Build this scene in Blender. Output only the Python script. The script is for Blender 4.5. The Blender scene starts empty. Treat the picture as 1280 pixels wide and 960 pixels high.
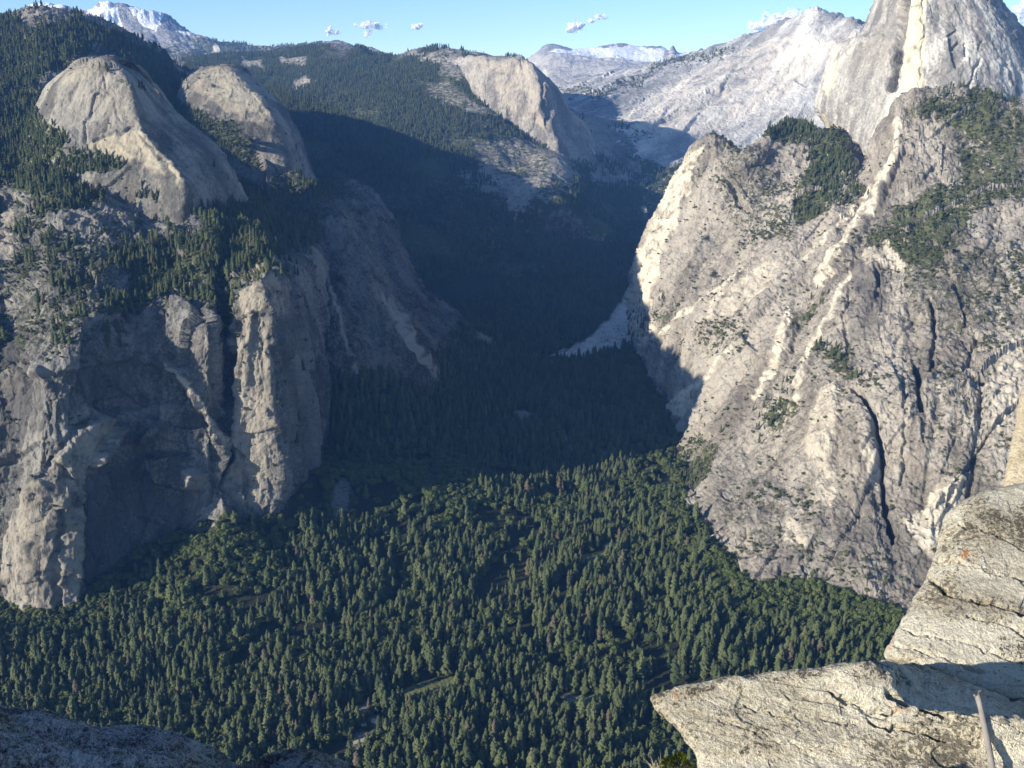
import bpy, math, random
import numpy as np
from mathutils import Vector, Matrix

random.seed(7)
RNG = np.random.default_rng(11)
SC = bpy.context.scene
COL = SC.collection
PI = math.pi

# ------------------------------------------------------------------ camera
F = 1155.0                       # focal length in pixels of a 1280 px wide picture
PITCH = math.radians(17.5)
CP, SP = math.cos(PITCH), math.sin(PITCH)
FLOOR = -980.0                   # valley floor; the eye is at the origin

SUN_EL = math.radians(19.5)
SUN_AZ = math.radians(59.0)      # light travels this far right of the viewing direction
LIGHT = np.array([math.sin(SUN_AZ) * math.cos(SUN_EL), math.cos(SUN_AZ) * math.cos(SUN_EL), -math.sin(SUN_EL)])


def ray(u, v):
    a, b = (u - 640.0) / F, -(v - 480.0) / F
    return np.array([a, CP + b * SP, -SP + b * CP])


def P(u, v, Y=None, z=None):
    r = ray(u, v)
    return r * (z / r[2]) if z is not None else r * (Y / r[1])


def proj(p):
    """world points (N,3) -> u, v of the 1280 px picture"""
    d = p[:, 1] * CP - p[:, 2] * SP
    up = p[:, 1] * SP + p[:, 2] * CP
    d = np.where(d < 0.01, 0.01, d)
    return 640 + F * p[:, 0] / d, 480 - F * up / d


# ------------------------------------------------------------------ noise
def _h(ix, iy, iz, seed):
    n = (ix * np.uint32(374761393) + iy * np.uint32(668265263) + iz * np.uint32(2246822519) + np.uint32(seed * 974711 & 0xffffffff))
    n = (n ^ (n >> np.uint32(13))) * np.uint32(1274126177)
    n = n ^ (n >> np.uint32(16))
    n = n * np.uint32(2654435761)
    return (n >> np.uint32(8)).astype(np.float32) * np.float32(2.0 / 16777215.0) - np.float32(1.0)


def noise(p, seed=0):
    """value noise, -1..1, p (N,3) in cells"""
    p = p.astype(np.float64)
    i = np.floor(p)
    f = (p - i).astype(np.float32)
    i = i.astype(np.int64).astype(np.uint32)
    f = f * f * f * (f * (f * 6 - 15) + 10)
    one = np.uint32(1)
    x, y, z = i[:, 0], i[:, 1], i[:, 2]
    fx, fy, fz = f[:, 0], f[:, 1], f[:, 2]
    with np.errstate(over='ignore'):
        def g(a, b, c): return _h(x + np.uint32(a), y + np.uint32(b), z + np.uint32(c), seed)
        a = g(0, 0, 0); a += (g(1, 0, 0) - a) * fx
        b = g(0, 1, 0); b += (g(1, 1, 0) - b) * fx
        c = g(0, 0, 1); c += (g(1, 0, 1) - c) * fx
        d = g(0, 1, 1); d += (g(1, 1, 1) - d) * fx
    a += (b - a) * fy
    c += (d - c) * fy
    return a + (c - a) * fz


def fbm(p, octv=4, seed=0, gain=0.5, lac=2.03):
    s = np.zeros(len(p), np.float32); a = 1.0; t = 0.0
    for k in range(octv):
        s += a * noise(p, seed + k * 17); t += a; a *= gain; p = p * lac + 13.7
    return s / t


def ridge(p, octv=4, seed=0, gain=0.5, lac=2.03):
    """0 in creases .. 1 on crests"""
    s = np.zeros(len(p), np.float32); a = 1.0; t = 0.0
    for k in range(octv):
        s += a * (np.abs(noise(p, seed + k * 17)) ** 0.7); t += a; a *= gain; p = p * lac + 7.3
    return s / t


def facets(p, L, d, k, seed):
    """jointed blocks: every cell of a skewed lattice is a tilted flat facet of its own (height, tone)"""
    q = squash(p, d, k) / L
    rng = np.random.default_rng(seed)
    rot = np.linalg.qr(rng.normal(size=(3, 3)) * .35 + np.eye(3))[0]
    q = q @ rot
    q = q + 0.30 * np.stack([noise(q * .9 + 4, seed + 1), noise(q * .9 + 8, seed + 2), noise(q * .9 + 2, seed + 3)], 1)
    with np.errstate(over='ignore'):
        def hh(i, s):
            j = i.astype(np.int64).astype(np.uint32)
            return _h(j[:, 0], j[:, 1], j[:, 2], seed + s)
        row = np.floor(q[:, 2:3]) * np.array([[0, 0, 1.0]])
        q = q + np.stack([hh(row, 40), hh(row, 41), np.zeros(len(q))], 1) * .5
        i = np.floor(q); f = q - i - .5
        h = hh(i, 11) + 1.3 * (hh(i, 12) * f[:, 0] + hh(i, 13) * f[:, 1] + hh(i, 14) * f[:, 2])
        t = hh(i, 15)
    return h, t


def smooth(a, b, x):
    t = np.clip((x - a) / (b - a), 0, 1)
    return t * t * (3 - 2 * t)


def squash(p, d, k):
    """coordinates in which noise is k times longer along direction d"""
    d = np.array(d, float); d /= np.linalg.norm(d)
    return p - (1 - 1.0 / k) * (p @ d)[:, None] * d[None, :]


def poly_sd(u, v, poly):
    """signed distance (inside > 0) to a polygon"""
    q = np.array(poly, float); n = len(q)
    best = np.full(len(u), 1e9); ins = np.zeros(len(u), bool)
    for k in range(n):
        ax, ay = q[k]; bx, by = q[(k + 1) % n]
        ex, ey = bx - ax, by - ay
        t = np.clip(((u - ax) * ex + (v - ay) * ey) / (ex * ex + ey * ey + 1e-9), 0, 1)
        best = np.minimum(best, np.hypot(u - ax - t * ex, v - ay - t * ey))
        c = ((ay > v) != (by > v))
        with np.errstate(divide='ignore', invalid='ignore'):
            c &= u < (bx - ax) * (v - ay) / (by - ay + 1e-12) + ax
        ins ^= c
    return np.where(ins, best, -best)


def line_d(u, v, line):
    """distance to a polyline, and how far along it (0..1)"""
    q = np.array(line, float); best = np.full(len(u), 1e9); al = np.zeros(len(u))
    n = len(q) - 1
    for k in range(n):
        ax, ay = q[k]; bx, by = q[k + 1]
        ex, ey = bx - ax, by - ay
        t = np.clip(((u - ax) * ex + (v - ay) * ey) / (ex * ex + ey * ey + 1e-9), 0, 1)
        d = np.hypot(u - ax - t * ex, v - ay - t * ey)
        al = np.where(d < best, (k + t) / n, al); best = np.minimum(best, d)
    return best, al


# ------------------------------------------------------------------ lofted landforms
def grid_points(rows):
    """rows of (u, v, Y) | (u, v, -z) | (u, v, '+dY' after the row before) | ('b', dx, dy, dz)"""
    out = []
    for r in rows:
        line = []
        if isinstance(r, tuple) and r[0] == 'b':
            line = [p + np.array(r[1:4], float) for p in out[-1]]
        else:
            for k, c in enumerate(r):
                if isinstance(c[2], str):
                    line.append(P(c[0], c[1], Y=out[-1][k][1] + float(c[2])))
                elif c[2] < 0:
                    line.append(P(c[0], c[1], z=c[2]))
                else:
                    line.append(P(c[0], c[1], Y=c[2]))
        out.append(line)
    return np.array(out)


def cr_matrix(knots_n, samples):
    """matrix of Catmull-Rom weights from control points to samples; samples per segment given"""
    rowsw = []
    for s in range(knots_n - 1):
        m = samples[s]
        for j in range(m + (1 if s == knots_n - 2 else 0)):
            t = j / m
            w = np.zeros(knots_n)
            h00, h10, h01, h11 = 2*t**3-3*t*t+1, t**3-2*t*t+t, -2*t**3+3*t*t, t**3-t*t
            w[s] += h00; w[s+1] += h01
            T = 0.42
            for (k, h) in ((s, h10), (s + 1, h11)):
                a, b = max(k - 1, 0), min(k + 1, knots_n - 1)
                f = T if (b - a) == 2 else T
                w[b] += h * f; w[a] -= h * f
            rowsw.append(w)
    return np.array(rowsw)


def loft(ctrl, step, max_seg=260, min_seg=4):
    """bicubic patch through the control points, sampled about every `step` picture pixels"""
    R, C = ctrl.shape[:2]
    uv = np.stack(proj(ctrl.reshape(-1, 3)), -1).reshape(R, C, 2)
    dr = np.linalg.norm(np.diff(uv, axis=0), axis=2)
    dc = np.linalg.norm(np.diff(uv, axis=1), axis=2)
    sr = [int(np.clip(np.percentile(d, 70) / step, min_seg, max_seg)) for d in dr]
    scn = [int(np.clip(np.percentile(d, 70) / step, min_seg, max_seg)) for d in dc.T]
    A, B = cr_matrix(R, sr), cr_matrix(C, scn)
    t = np.tensordot(A, ctrl, (1, 0)); return np.einsum('icx,jc->ijx', t, B, optimize=True)


def normals(g):
    du = np.gradient(g, axis=1); dv = np.gradient(g, axis=0)
    n = np.cross(du, dv)
    n /= np.linalg.norm(n, axis=2, keepdims=True) + 1e-9
    return n


def grid_mesh(name, g, mat, attrs=None, smooth_shade=True, closed=False):
    R, C = g.shape[:2]
    me = bpy.data.meshes.new(name)
    co = np.ascontiguousarray(g.reshape(-1, 3), np.float32)
    idx = np.arange(R * C, dtype=np.int32).reshape(R, C)
    q = np.stack([idx[:-1, :-1], idx[:-1, 1:], idx[1:, 1:], idx[1:, :-1]], -1).reshape(-1, 4)
    me.vertices.add(len(co)); me.vertices.foreach_set('co', co.ravel())
    me.loops.add(q.size); me.loops.foreach_set('vertex_index', q.ravel())
    me.polygons.add(len(q))
    me.polygons.foreach_set('loop_start', np.arange(0, q.size, 4, dtype=np.int32))
    me.polygons.foreach_set('loop_total', np.full(len(q), 4, np.int32))
    me.update(calc_edges=True)
    me.polygons.foreach_set('use_smooth', np.full(len(q), smooth_shade))
    for k, val in (attrs or {}).items():
        a = me.attributes.new(k, 'FLOAT', 'POINT')
        a.data.foreach_set('value', np.ascontiguousarray(val.ravel(), np.float32))
    me.materials.append(mat)
    o = bpy.data.objects.new(name, me); COL.objects.link(o)
    return o


def tag(o, label=None, cat=None, group=None, kind=None):
    if label: o['label'] = label
    if cat: o['category'] = cat
    if group: o['group'] = group
    if kind: o['kind'] = kind
    return o
# ------------------------------------------------------------------ the landforms, as control points
# every row is a line along the landform; rows go from the foot up (or from the crest down)
MASSIF = grid_points([
    [(-200,840,-1040),(0,808,-1040),(60,812,-1035),(110,797,-1030),(160,750,-1000),(215,724,-995),(262,708,-985),(283,695,-985),(305,700,-985),(345,688,-975),(388,660,-965),(410,600,-955),(430,560,-940)],
    [(-200,800,-985),(0,768,-980),(60,772,-975),(110,757,-970),(160,710,-945),(215,684,-912),(262,668,-882),(283,655,-852),(305,662,-898),(345,648,-880),(388,620,-912),(408,570,-900),(428,520,-870)],
    [(-200,650,'+70'),(0,640,'+60'),(55,640,'+50'),(110,630,'+60'),(160,610,'+60'),(215,590,'+60'),(262,570,'+50'),(281,560,'+110'),(300,550,'+45'),(345,530,'+40'),(386,500,'+45'),(402,470,'+60'),(425,450,'+60')],
    [(-200,480,'+90'),(0,485,'+90'),(55,462,'+90'),(110,437,'+90'),(160,427,'+90'),(215,422,'+90'),(262,402,'+85'),(279,392,'+150'),(297,385,'+70'),(335,352,'+80'),(362,352,'+60'),(380,345,'+110'),(412,330,'+150')],
    [(-200,400,'+220'),(0,400,'+220'),(60,385,'+190'),(115,370,'+180'),(165,365,'+170'),(220,355,'+170'),(262,350,'+150'),(281,345,'+110'),(300,338,'+150'),(332,330,'+120'),(350,335,'+100'),(366,310,'+150'),(400,290,'+200')],
    [(-200,300,'+300'),(0,300,'+300'),(65,295,'+280'),(120,290,'+270'),(170,285,'+260'),(225,285,'+260'),(265,290,'+250'),(283,295,'+240'),(300,298,'+230'),(322,302,'+220'),(335,302,'+220'),(352,280,'+250'),(390,260,'+300')],
    [(-200,200,'+350'),(0,200,'+350'),(65,210,'+320'),(120,225,'+300'),(175,235,'+300'),(225,245,'+300'),(270,258,'+350'),(290,264,'+350'),(305,268,'+350'),(320,272,'+350'),(332,268,'+350'),(348,250,'+350'),(385,235,'+350')],
    [(-200,110,'+600'),(0,120,'+650'),(60,135,'+650'),(120,150,'+600'),(175,160,'+700'),(225,175,'+800'),(262,190,'+850'),(285,205,'+900'),(305,218,'+900'),(325,228,'+900'),(340,230,'+900'),(358,228,'+900'),(390,218,'+900')],
    [(-200,10,'+900'),(0,21,'+900'),(40,13,'+900'),(90,23,'+950'),(137,35,'+900'),(187,60,'+900'),(222,83,'+900'),(245,102,'+900'),(290,150,'+900'),(325,180,'+900'),(345,198,'+900'),(360,208,'+900'),(390,208,'+900')],
    [(-200,14,'+700'),(0,25,'+700'),(40,18,'+700'),(90,28,'+700'),(137,40,'+700'),(187,64,'+700'),(222,88,'+700'),(250,95,'+500'),(275,92,'+600'),(296,97,'+650'),(312,112,'+700'),(333,142,'+700'),(374,202,'+700')],  # hidden ridge behind the second dome, raised to cast shade on the forest shelf
    [(-200,20,'+800'),(0,31,'+800'),(40,24,'+800'),(90,34,'+800'),(137,46,'+800'),(187,70,'+800'),(222,92,'+800'),(250,94,'+800'),(275,95,'+800'),(296,102,'+800'),(312,118,'+800'),(335,148,'+800'),(378,206,'+800')],
    ('b', 0, 600, -500),
])

_side = MASSIF[:, :1].copy(); _side[:, :, 2] = -1060; _side[:, :, 0] -= 40      # unseen skirt on the massif's left edge, added to block sun passing underneath
MASSIF = np.concatenate([_side, MASSIF], 1)


def dome_rows(rows, Y, off, k):
    return [[(c[0], c[1], y + o * s) for c, o in zip(r, off)] for r, y, s in zip(rows, Y, k)]


NORTH_DOME = grid_points(dome_rows([
    [(20,270),(50,275),(90,285),(130,300),(165,310),(195,315),(230,312),(262,305),(298,295),(335,292)],
    [(20,200),(50,215),(85,225),(125,235),(160,245),(195,250),(234,232),(262,250),(290,250),(302,232)],
    [(30,165),(58,165),(85,175),(120,185),(150,190),(178,195),(204,198),(236,196),(265,198),(272,182)],
    [(45,130),(62,135),(85,140),(110,145),(135,148),(158,150),(176,150),(196,150),(212,150),(221,142)],
    [(58,106),(71,108),(88,108),(108,108),(128,108),(148,108),(165,109),(173,107),(179,105),(183,98)],
    [(80,88),(88,86),(98,85),(112,85),(126,85),(140,86),(153,88),(159,90),(164,90),(166,86)],
    [(98,76),(104,74),(110,73),(118,72),(126,71),(134,72),(143,75),(148,78),(151,81),(152,80)],
], [2420, 2425, 2480, 2540, 2590, 2660, 2760], [250, 90, 30, 0, -10, -20, -25, 110, 270, 430],
    [1.0, 1.0, 1.0, .9, .8, .6, .35]) + [('b', 0, 160, -12), ('b', 0, 300, -150)])

BASKET_DOME = grid_points(dome_rows([
    [(205,250),(225,255),(250,260),(285,265),(315,270),(340,275),(372,270),(392,262),(410,250)],
    [(208,190),(225,195),(250,200),(285,205),(315,210),(342,212),(364,212),(380,222),(392,215)],
    [(212,150),(226,155),(250,160),(282,165),(312,168),(338,170),(356,172),(368,176),(376,170)],
    [(218,125),(230,128),(252,132),(280,135),(305,136),(326,137),(340,137),(348,137),(354,132)],
    [(226,106),(232,106),(252,106),(275,106),(295,106),(308,107),(316,108),(321,108),(325,104)],
    [(240,92),(246,91),(258,90),(274,90),(288,90),(296,92),(303,94),(309,96),(312,94)],
    [(258,84),(264,82),(270,81),(278,80),(286,81),(291,82),(296,84),(301,87),(303,87)],
], [3290, 3380, 3520, 3640, 3740, 3840, 3960], [280, 110, 30, 0, -10, -5, 40, 180, 420],
    [1, 1, 1, .9, .8, .6, .35]) + [('b', 0, 160, -10), ('b', 0, 300, -160)])

BUTTRESS = grid_points([
    [(330,190,3500),(352,207,3450),(366,214,3420),(380,224,3600),(412,222,4100)],
    [(335,240,3050),(365,250,3080),(402,245,3120),(420,252,3300),(450,225,3950)],
    [(340,310,2720),(385,305,2750),(435,300,2820),(452,308,3000),(486,262,3750)],
    [(350,400,2470),(400,400,2490),(450,390,2570),(492,388,2740),(528,350,3550)],
    [(360,460,2380),(412,462,2400),(465,455,2470),(530,440,2690),(585,400,3450)],
    [(370,520,-860),(415,510,-860),(475,525,-885),(572,494,-905),(645,440,-935)],
    [(375,570,-960),(425,560,-960),(490,570,-985),(590,530,-1000),(660,470,-1000)],
])

SHELF = grid_points([
    [(170,84,9700),(330,74,9500),(425,66,9300),(487,82,9100),(545,72,8700),(612,80,8300),(662,90,8000),(720,150,7800),(790,160,8000)],
    [(170,75,8800),(330,66,8600),(425,56,8400),(487,72,8200),(545,61,7800),(612,70,7600),(662,80,7500),(720,140,7300),(790,150,7500)],
    [(170,115,7200),(330,105,7200),(420,105,7000),(500,110,6800),(580,110,6600),(640,130,6700),(690,165,6700),(742,195,6500),(800,205,6700)],
    [(170,152,6300),(330,145,6300),(420,150,6200),(500,155,6000),(572,168,5880),(645,188,5830),(702,205,5800),(755,232,6250),(805,240,6300)],
    [(180,212,5500),(340,210,5500),(430,215,5500),(510,220,5400),(582,225,5320),(648,228,5270),(712,243,5250),(765,260,5800),(808,262,5800)],
    [(200,272,5000),(350,270,5000),(440,275,5000),(520,275,4950),(592,265,5020),(655,260,4990),(718,267,4990),(775,285,5520),(812,285,5500)],
    [(260,350,4500),(360,340,4500),(450,340,4500),(530,335,4600),(602,330,4720),(672,310,4850),(732,302,5020),(785,306,5150),(820,308,5300)],
    [(270,420,4100),(370,420,4000),(460,420,3900),(542,400,4000),(612,380,4200),(682,350,4500),(737,328,4800),(788,318,5000),(830,320,5100)],
    [(280,460,3800),(380,460,3700),(470,460,3600),(552,440,3700),(622,415,3900),(692,380,4200),(745,350,4500),(792,335,4700),(835,335,4800)],
])

WATKINS = grid_points([
    [(560,80,6900),(590,82,6900),(615,84,6880),(632,86,6860),(650,86,6840),(660,90,6820),(668,95,6800),(678,100,6800)],
    [(560,76,6950),(590,70,6600),(615,72,6520),(632,74,6480),(650,73,6450),(661,77,6430),(669,83,6440),(676,90,6520)],
    [(575,85,6560),(592,88,6480),(612,92,6400),(632,93,6370),(652,92,6340),(671,92,6320),(684,98,6420),(692,103,6700)],
    [(585,105,6500),(602,108,6410),(622,112,6340),(642,113,6310),(662,113,6280),(681,112,6260),(696,113,6400),(702,117,6750)],
    [(600,130,6450),(617,130,6350),(635,133,6290),(652,136,6250),(667,137,6230),(679,137,6210),(706,133,6420),(713,138,6800)],
    [(615,150,6400),(632,153,6300),(648,158,6240),(662,162,6200),(676,163,6180),(690,163,6160),(727,157,6600),(736,160,7050)],
    [(630,170,6350),(645,174,6250),(660,180,6180),(674,186,6130),(688,190,6100),(704,192,6080),(742,188,6600),(758,200,7050)],
    [(640,200,6250),(655,205,6150),(670,215,6080),(685,222,6040),(700,230,6010),(722,238,5980),(762,235,6500),(785,250,6950)],
    [(650,250,6200),(665,255,6100),(680,262,6050),(695,268,6000),(710,272,5980),(732,275,5950),(775,275,6400),(800,285,6850)],
])

SLABS = grid_points([
    [(690,115,9900),(750,102,9900),(820,92,9900),(877,76,9800),(922,62,9700),(960,48,9500),(1000,28,9200),(1022,22,9000),(1055,32,8700),(1090,44,8500),(1150,100,8400)],
    [(690,105,9300),(750,92,9300),(820,80,9300),(877,65,9200),(922,50,9000),(960,36,8800),(1000,17,8500),(1022,10,8300),(1050,19,8100),(1075,28,7900),(1150,90,7800)],
    [(695,125,8300),(750,118,8300),(815,112,8300),(865,102,8200),(905,98,8100),(945,92,8000),(985,82,7900),(1010,78,7800),(1045,85,7600),(1090,90,7500),(1150,140,7400)],
    [(700,142,7600),(745,140,7600),(800,143,7550),(850,146,7500),(890,148,7450),(930,148,7400),(970,145,7350),(1005,145,7300),(1040,150,7200),(1090,150,7100),(1150,180,7000)],
    [(715,165,7100),(750,165,7100),(795,172,7050),(845,186,7000),(885,192,6950),(925,198,6900),(965,198,6850),(1005,198,6800),(1045,205,6700),(1090,205,6600),(1150,225,6500)],
    [(735,215,6500),(760,218,6500),(795,226,6450),(840,236,6400),(885,245,6300),(925,250,6300),(965,250,6200),(1005,250,6200),(1045,255,6100),(1090,255,6000),(1150,270,6000)],
    [(760,290,5750),(778,290,5750),(800,300,5700),(840,310,5700),(885,310,5600),(925,310,5600),(965,310,5500),(1005,310,5500),(1045,310,5500),(1090,310,5500),(1150,320,5500)],
    [(770,330,5300),(790,330,5300),(820,340,5300),(850,350,5300),(885,350,5200),(925,350,5200),(965,350,5200),(1005,350,5200),(1045,350,5200),(1090,350,5200),(1150,350,5200)],
])

HALF_DOME = grid_points([
    [(1130,-40,4300),(1133,-50,4250),(1140,-55,4200),(1146,-55,4150),(1156,-55,4150),(1180,-55,4150),(1210,-45,4200),(1232,-25,4250),(1246,-5,4300)],
    [(1120,-62,3950),(1125,-66,3900),(1135,-70,3800),(1143,-70,3760),(1156,-70,3750),(1180,-70,3760),(1210,-62,3800),(1235,-42,3880),(1247,-22,3980)],
    [(1090,5,3980),(1099,1,3880),(1112,0,3760),(1126,0,3660),(1137,0,3600),(1157,0,3590),(1197,0,3610),(1236,0,3680),(1256,2,3850)],
    [(1078,36,4000),(1088,29,3890),(1104,25,3760),(1118,25,3655),(1131,25,3575),(1156,25,3545),(1199,25,3560),(1243,22,3620),(1273,24,3820)],
    [(1066,50,4010),(1077,42,3895),(1094,38,3750),(1110,38,3642),(1128,38,3560),(1155,38,3520),(1201,38,3530),(1247,34,3590),(1283,35,3800)],
    [(1040,64,4020),(1047,57,3900),(1075,50,3740),(1100,50,3630),(1124,50,3545),(1154,50,3500),(1202,50,3500),(1250,45,3560),(1290,46,3780)],
    [(1025,98,4020),(1032,97,3900),(1060,95,3730),(1090,95,3600),(1116,95,3510),(1152,95,3450),(1202,95,3430),(1254,95,3470),(1318,92,3700)],
    [(1018,130,4020),(1025,136,3880),(1050,140,3700),(1080,140,3570),(1108,130,3490),(1150,122,3420),(1198,128,3380),(1256,138,3400),(1335,145,3620)],
    [(1032,158,3980),(1041,164,3830),(1058,178,3650),(1076,188,3540),(1096,172,3470),(1150,160,3400),(1205,170,3350),(1260,175,3370),(1345,185,3560)],
    [(1035,200,3950),(1045,205,3830),(1060,215,3680),(1080,225,3560),(1100,215,3500),(1152,200,3450),(1210,210,3420),(1265,215,3420),(1350,225,3560)],
])

WALL = grid_points([
    [(900,195,4450),(888,190,4150),(905,186,4050),(950,215,3950),(992,165,4050),(1045,185,4050),(1090,200,3800),(1130,140,3700),(1190,130,3650),(1265,150,3600),(1400,150,3500)],
    [(880,185,4100),(866,186,3750),(888,175,3650),(930,189,3520),(980,154,3680),(1040,168,3600),(1082,190,3470),(1121,122,3390),(1180,112,3340),(1260,128,3290),(1400,130,3200)],
    [(850,240,4000),(838,232,3620),(880,230,3480),(935,242,3350),(990,218,3380),(1036,235,3270),(1074,266,3060),(1122,178,3170),(1185,190,3080),(1270,200,3000),(1400,210,2900)],
    [(820,290,3950),(808,285,3560),(870,290,3330),(925,290,3200),(980,280,3130),(1020,302,2990),(1052,314,2790),(1108,270,2860),(1190,270,2780),(1280,280,2700),(1420,290,2600)],
    [(800,345,3900),(791,335,3480),(850,350,3150),(905,345,3030),(960,345,2900),(1005,370,2720),(1038,360,2580),(1098,345,2520),(1190,345,2430),(1290,350,2370),(1430,370,2300)],
    [(790,400,3850),(794,390,3440),(840,420,2950),(890,410,2820),(945,420,2620),(990,430,2450),(1035,430,2300),(1098,430,2210),(1195,430,2140),(1300,430,2090),(1450,450,2050)],
    [(786,440,3800),(793,440,-955),(830,500,-950),(870,500,2600),(920,510,2350),(975,510,2170),(1030,500,2070),(1098,510,1950),(1200,520,1880),(1310,520,1850),(1460,530,1850)],
    [(786,470,-980),(798,460,-975),(835,530,-985),(862,570,-955),(895,600,2040),(960,610,1920),(1030,610,1830),(1103,620,1760),(1210,640,1700),(1320,640,1680),(1480,650,1680)],
    [(786,500,-1010),(800,480,-1000),(840,560,-1005),(842,640,-960),(887,688,-955),(933,748,-950),(1005,738,-940),(1065,758,-932),(1115,778,-930),(1200,800,-920),(1400,830,-900)],
    [(786,530,-1040),(800,510,-1040),(845,590,-1040),(830,690,-1040),(870,740,-1040),(920,800,-1040),(1000,800,-1040),(1060,820,-1040),(1110,840,-1040),(1200,860,-1030),(1400,890,-1020)],
])

FAR_PEAKS = grid_points([
    [(-150,40,15500),(0,28,15500),(60,22,15500),(104,26,15500),(134,16,15500),(166,20,15500),(206,34,15500),(238,52,15000),(290,68,14000),(340,72,13500),(420,70,13000),(480,76,12500),(520,85,12000),(620,90,12000)],
    [(-150,20,14000),(0,17,14000),(50,5,14000),(104,17,14000),(133,2,14000),(168,10,13900),(205,22,13800),(238,39,13400),(290,56,12800),(340,62,12200),(415,58,11500),(482,65,11000),(520,76,10800),(620,80,10800)],
    [(-150,40,13000),(0,36,13000),(50,30,13000),(100,36,13000),(128,28,12900),(172,30,12800),(215,42,12600),(250,58,12200),(300,72,11500),(345,76,11000),(420,72,10300),(480,80,9900),(520,88,9800),(620,95,9800)],
    [(-150,80,11500),(0,80,11500),(50,80,11500),(100,85,11500),(140,85,11400),(185,85,11200),(230,90,11000),(270,95,10600),(310,100,10000),(350,100,9600),(420,98,9200),(480,104,9000),(520,110,8900),(620,120,8900)],
    [(-150,160,9000),(0,160,9000),(50,160,9000),(100,165,9000),(140,165,9000),(185,165,9000),(230,165,8800),(270,165,8600),(310,165,8400),(350,165,8200),(420,160,8000),(480,160,8000),(520,165,8000),(620,170,8000)],
])

FAR_RANGE = grid_points([
    [(600,90,17800),(656,82,17800),(684,68,17800),(698,66,17800),(718,72,17800),(745,70,17800),(770,66,17800),(798,69,17800),(824,68,17800),(838,72,17800),(842,66,17800),(850,74,17800),(877,70,17500),(900,66,17500),(980,60,17500)],
    [(600,82,16500),(656,76,16500),(683,58,16500),(697,57,16500),(718,62,16500),(745,60,16500),(770,57,16500),(798,60,16500),(824,59,16500),(836,62,16500),(841,57,16500),(849,66,16400),(877,63,16200),(900,55,16000),(980,50,16000)],
    [(600,95,14500),(652,90,14500),(684,76,14500),(702,74,14500),(720,76,14500),(745,76,14500),(772,75,14500),(798,77,14500),(824,76,14500),(836,76,14500),(842,76,14500),(852,78,14400),(877,76,14200),(900,75,14000),(980,75,14000)],
    [(600,130,11500),(650,125,11500),(684,108,11500),(704,106,11500),(722,105,11500),(745,104,11500),(772,102,11500),(798,100,11500),(824,98,11500),(838,97,11500),(845,96,11500),(855,95,11400),(880,92,11200),(905,90,11000),(980,90,11000)],
    [(600,190,9000),(650,185,9000),(684,170,9000),(704,165,9000),(722,160,9000),(745,155,9000),(772,150,9000),(798,145,9000),(824,140,9000),(838,138,9000),(845,137,9000),(855,136,9000),(880,130,9000),(905,125,9000),(980,125,9000)],
])
# ------------------------------------------------------------------ materials
class Nodes:
    """small helper to write node materials"""
    def __init__(self, name):
        self.m = bpy.data.materials.new(name); self.m.use_nodes = True
        self.t = self.m.node_tree; self.b = self.t.nodes['Principled BSDF']
        self.out = self.t.nodes['Material Output']

    def n(self, typ, **kw):
        x = self.t.nodes.new('ShaderNode' + typ)
        for k, v in kw.items(): setattr(x, k, v)
        return x

    def link(self, a, b): self.t.links.new(a, b)

    def put(self, sock, v):
        if isinstance(v, bpy.types.NodeSocket): self.link(v, sock)
        elif isinstance(v, tuple) and len(v) == 3 and len(sock.default_value) == 4: sock.default_value = (*v, 1)
        else: sock.default_value = v

    def coord(self):
        return self.n('TexCoord').outputs['Object']

    def noise(self, vec, scale, detail=4, rough=0.55, dist=0.0):
        x = self.n('TexNoise'); self.put(x.inputs['Vector'], vec)
        x.inputs['Scale'].default_value = scale; x.inputs['Detail'].default_value = detail
        x.inputs['Roughness'].default_value = rough; x.inputs['Distortion'].default_value = dist
        return x.outputs['Fac']

    def voro(self, vec, scale, feature='F1', out='Distance'):
        x = self.n('TexVoronoi', feature=feature); self.put(x.inputs['Vector'], vec)
        x.inputs['Scale'].default_value = scale
        return x.outputs[out]

    def mapv(self, vec, scale=(1, 1, 1), rot=(0, 0, 0)):
        x = self.n('Mapping'); self.put(x.inputs['Vector'], vec)
        x.inputs['Scale'].default_value = scale; x.inputs['Rotation'].default_value = rot
        return x.outputs[0]

    def ramp(self, f, a, b, lo=0.0, hi=1.0):
        x = self.n('MapRange', interpolation_type='SMOOTHSTEP'); self.put(x.inputs[0], f)
        for i, v in ((1, a), (2, b), (3, lo), (4, hi)): x.inputs[i].default_value = v
        return x.outputs[0]

    def math(self, op, a, b=0.0, clamp=False):
        x = self.n('Math', operation=op, use_clamp=clamp); self.put(x.inputs[0], a); self.put(x.inputs[1], b)
        return x.outputs[0]

    def mix(self, f, a, b, mode='MIX'):
        x = self.n('Mix', data_type='RGBA', blend_type=mode)
        self.put(x.inputs['Factor'], f)
        self.put(x.inputs[6], a); self.put(x.inputs[7], b)
        return x.outputs[2]

    def attr(self, name):
        x = self.n('Attribute', attribute_name=name)
        return x.outputs['Fac']

    def bump(self, h, strength, dist):
        x = self.n('Bump'); self.put(x.inputs['Height'], h)
        x.inputs['Strength'].default_value = strength; x.inputs['Distance'].default_value = dist
        self.link(x.outputs[0], self.b.inputs['Normal'])

    def done(self, col, rough=0.95, spec=0.15):
        self.put(self.b.inputs['Base Color'], col)
        self.put(self.b.inputs['Roughness'], rough)
        self.b.inputs['Specular IOR Level'].default_value = spec
        return self.m


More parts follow.
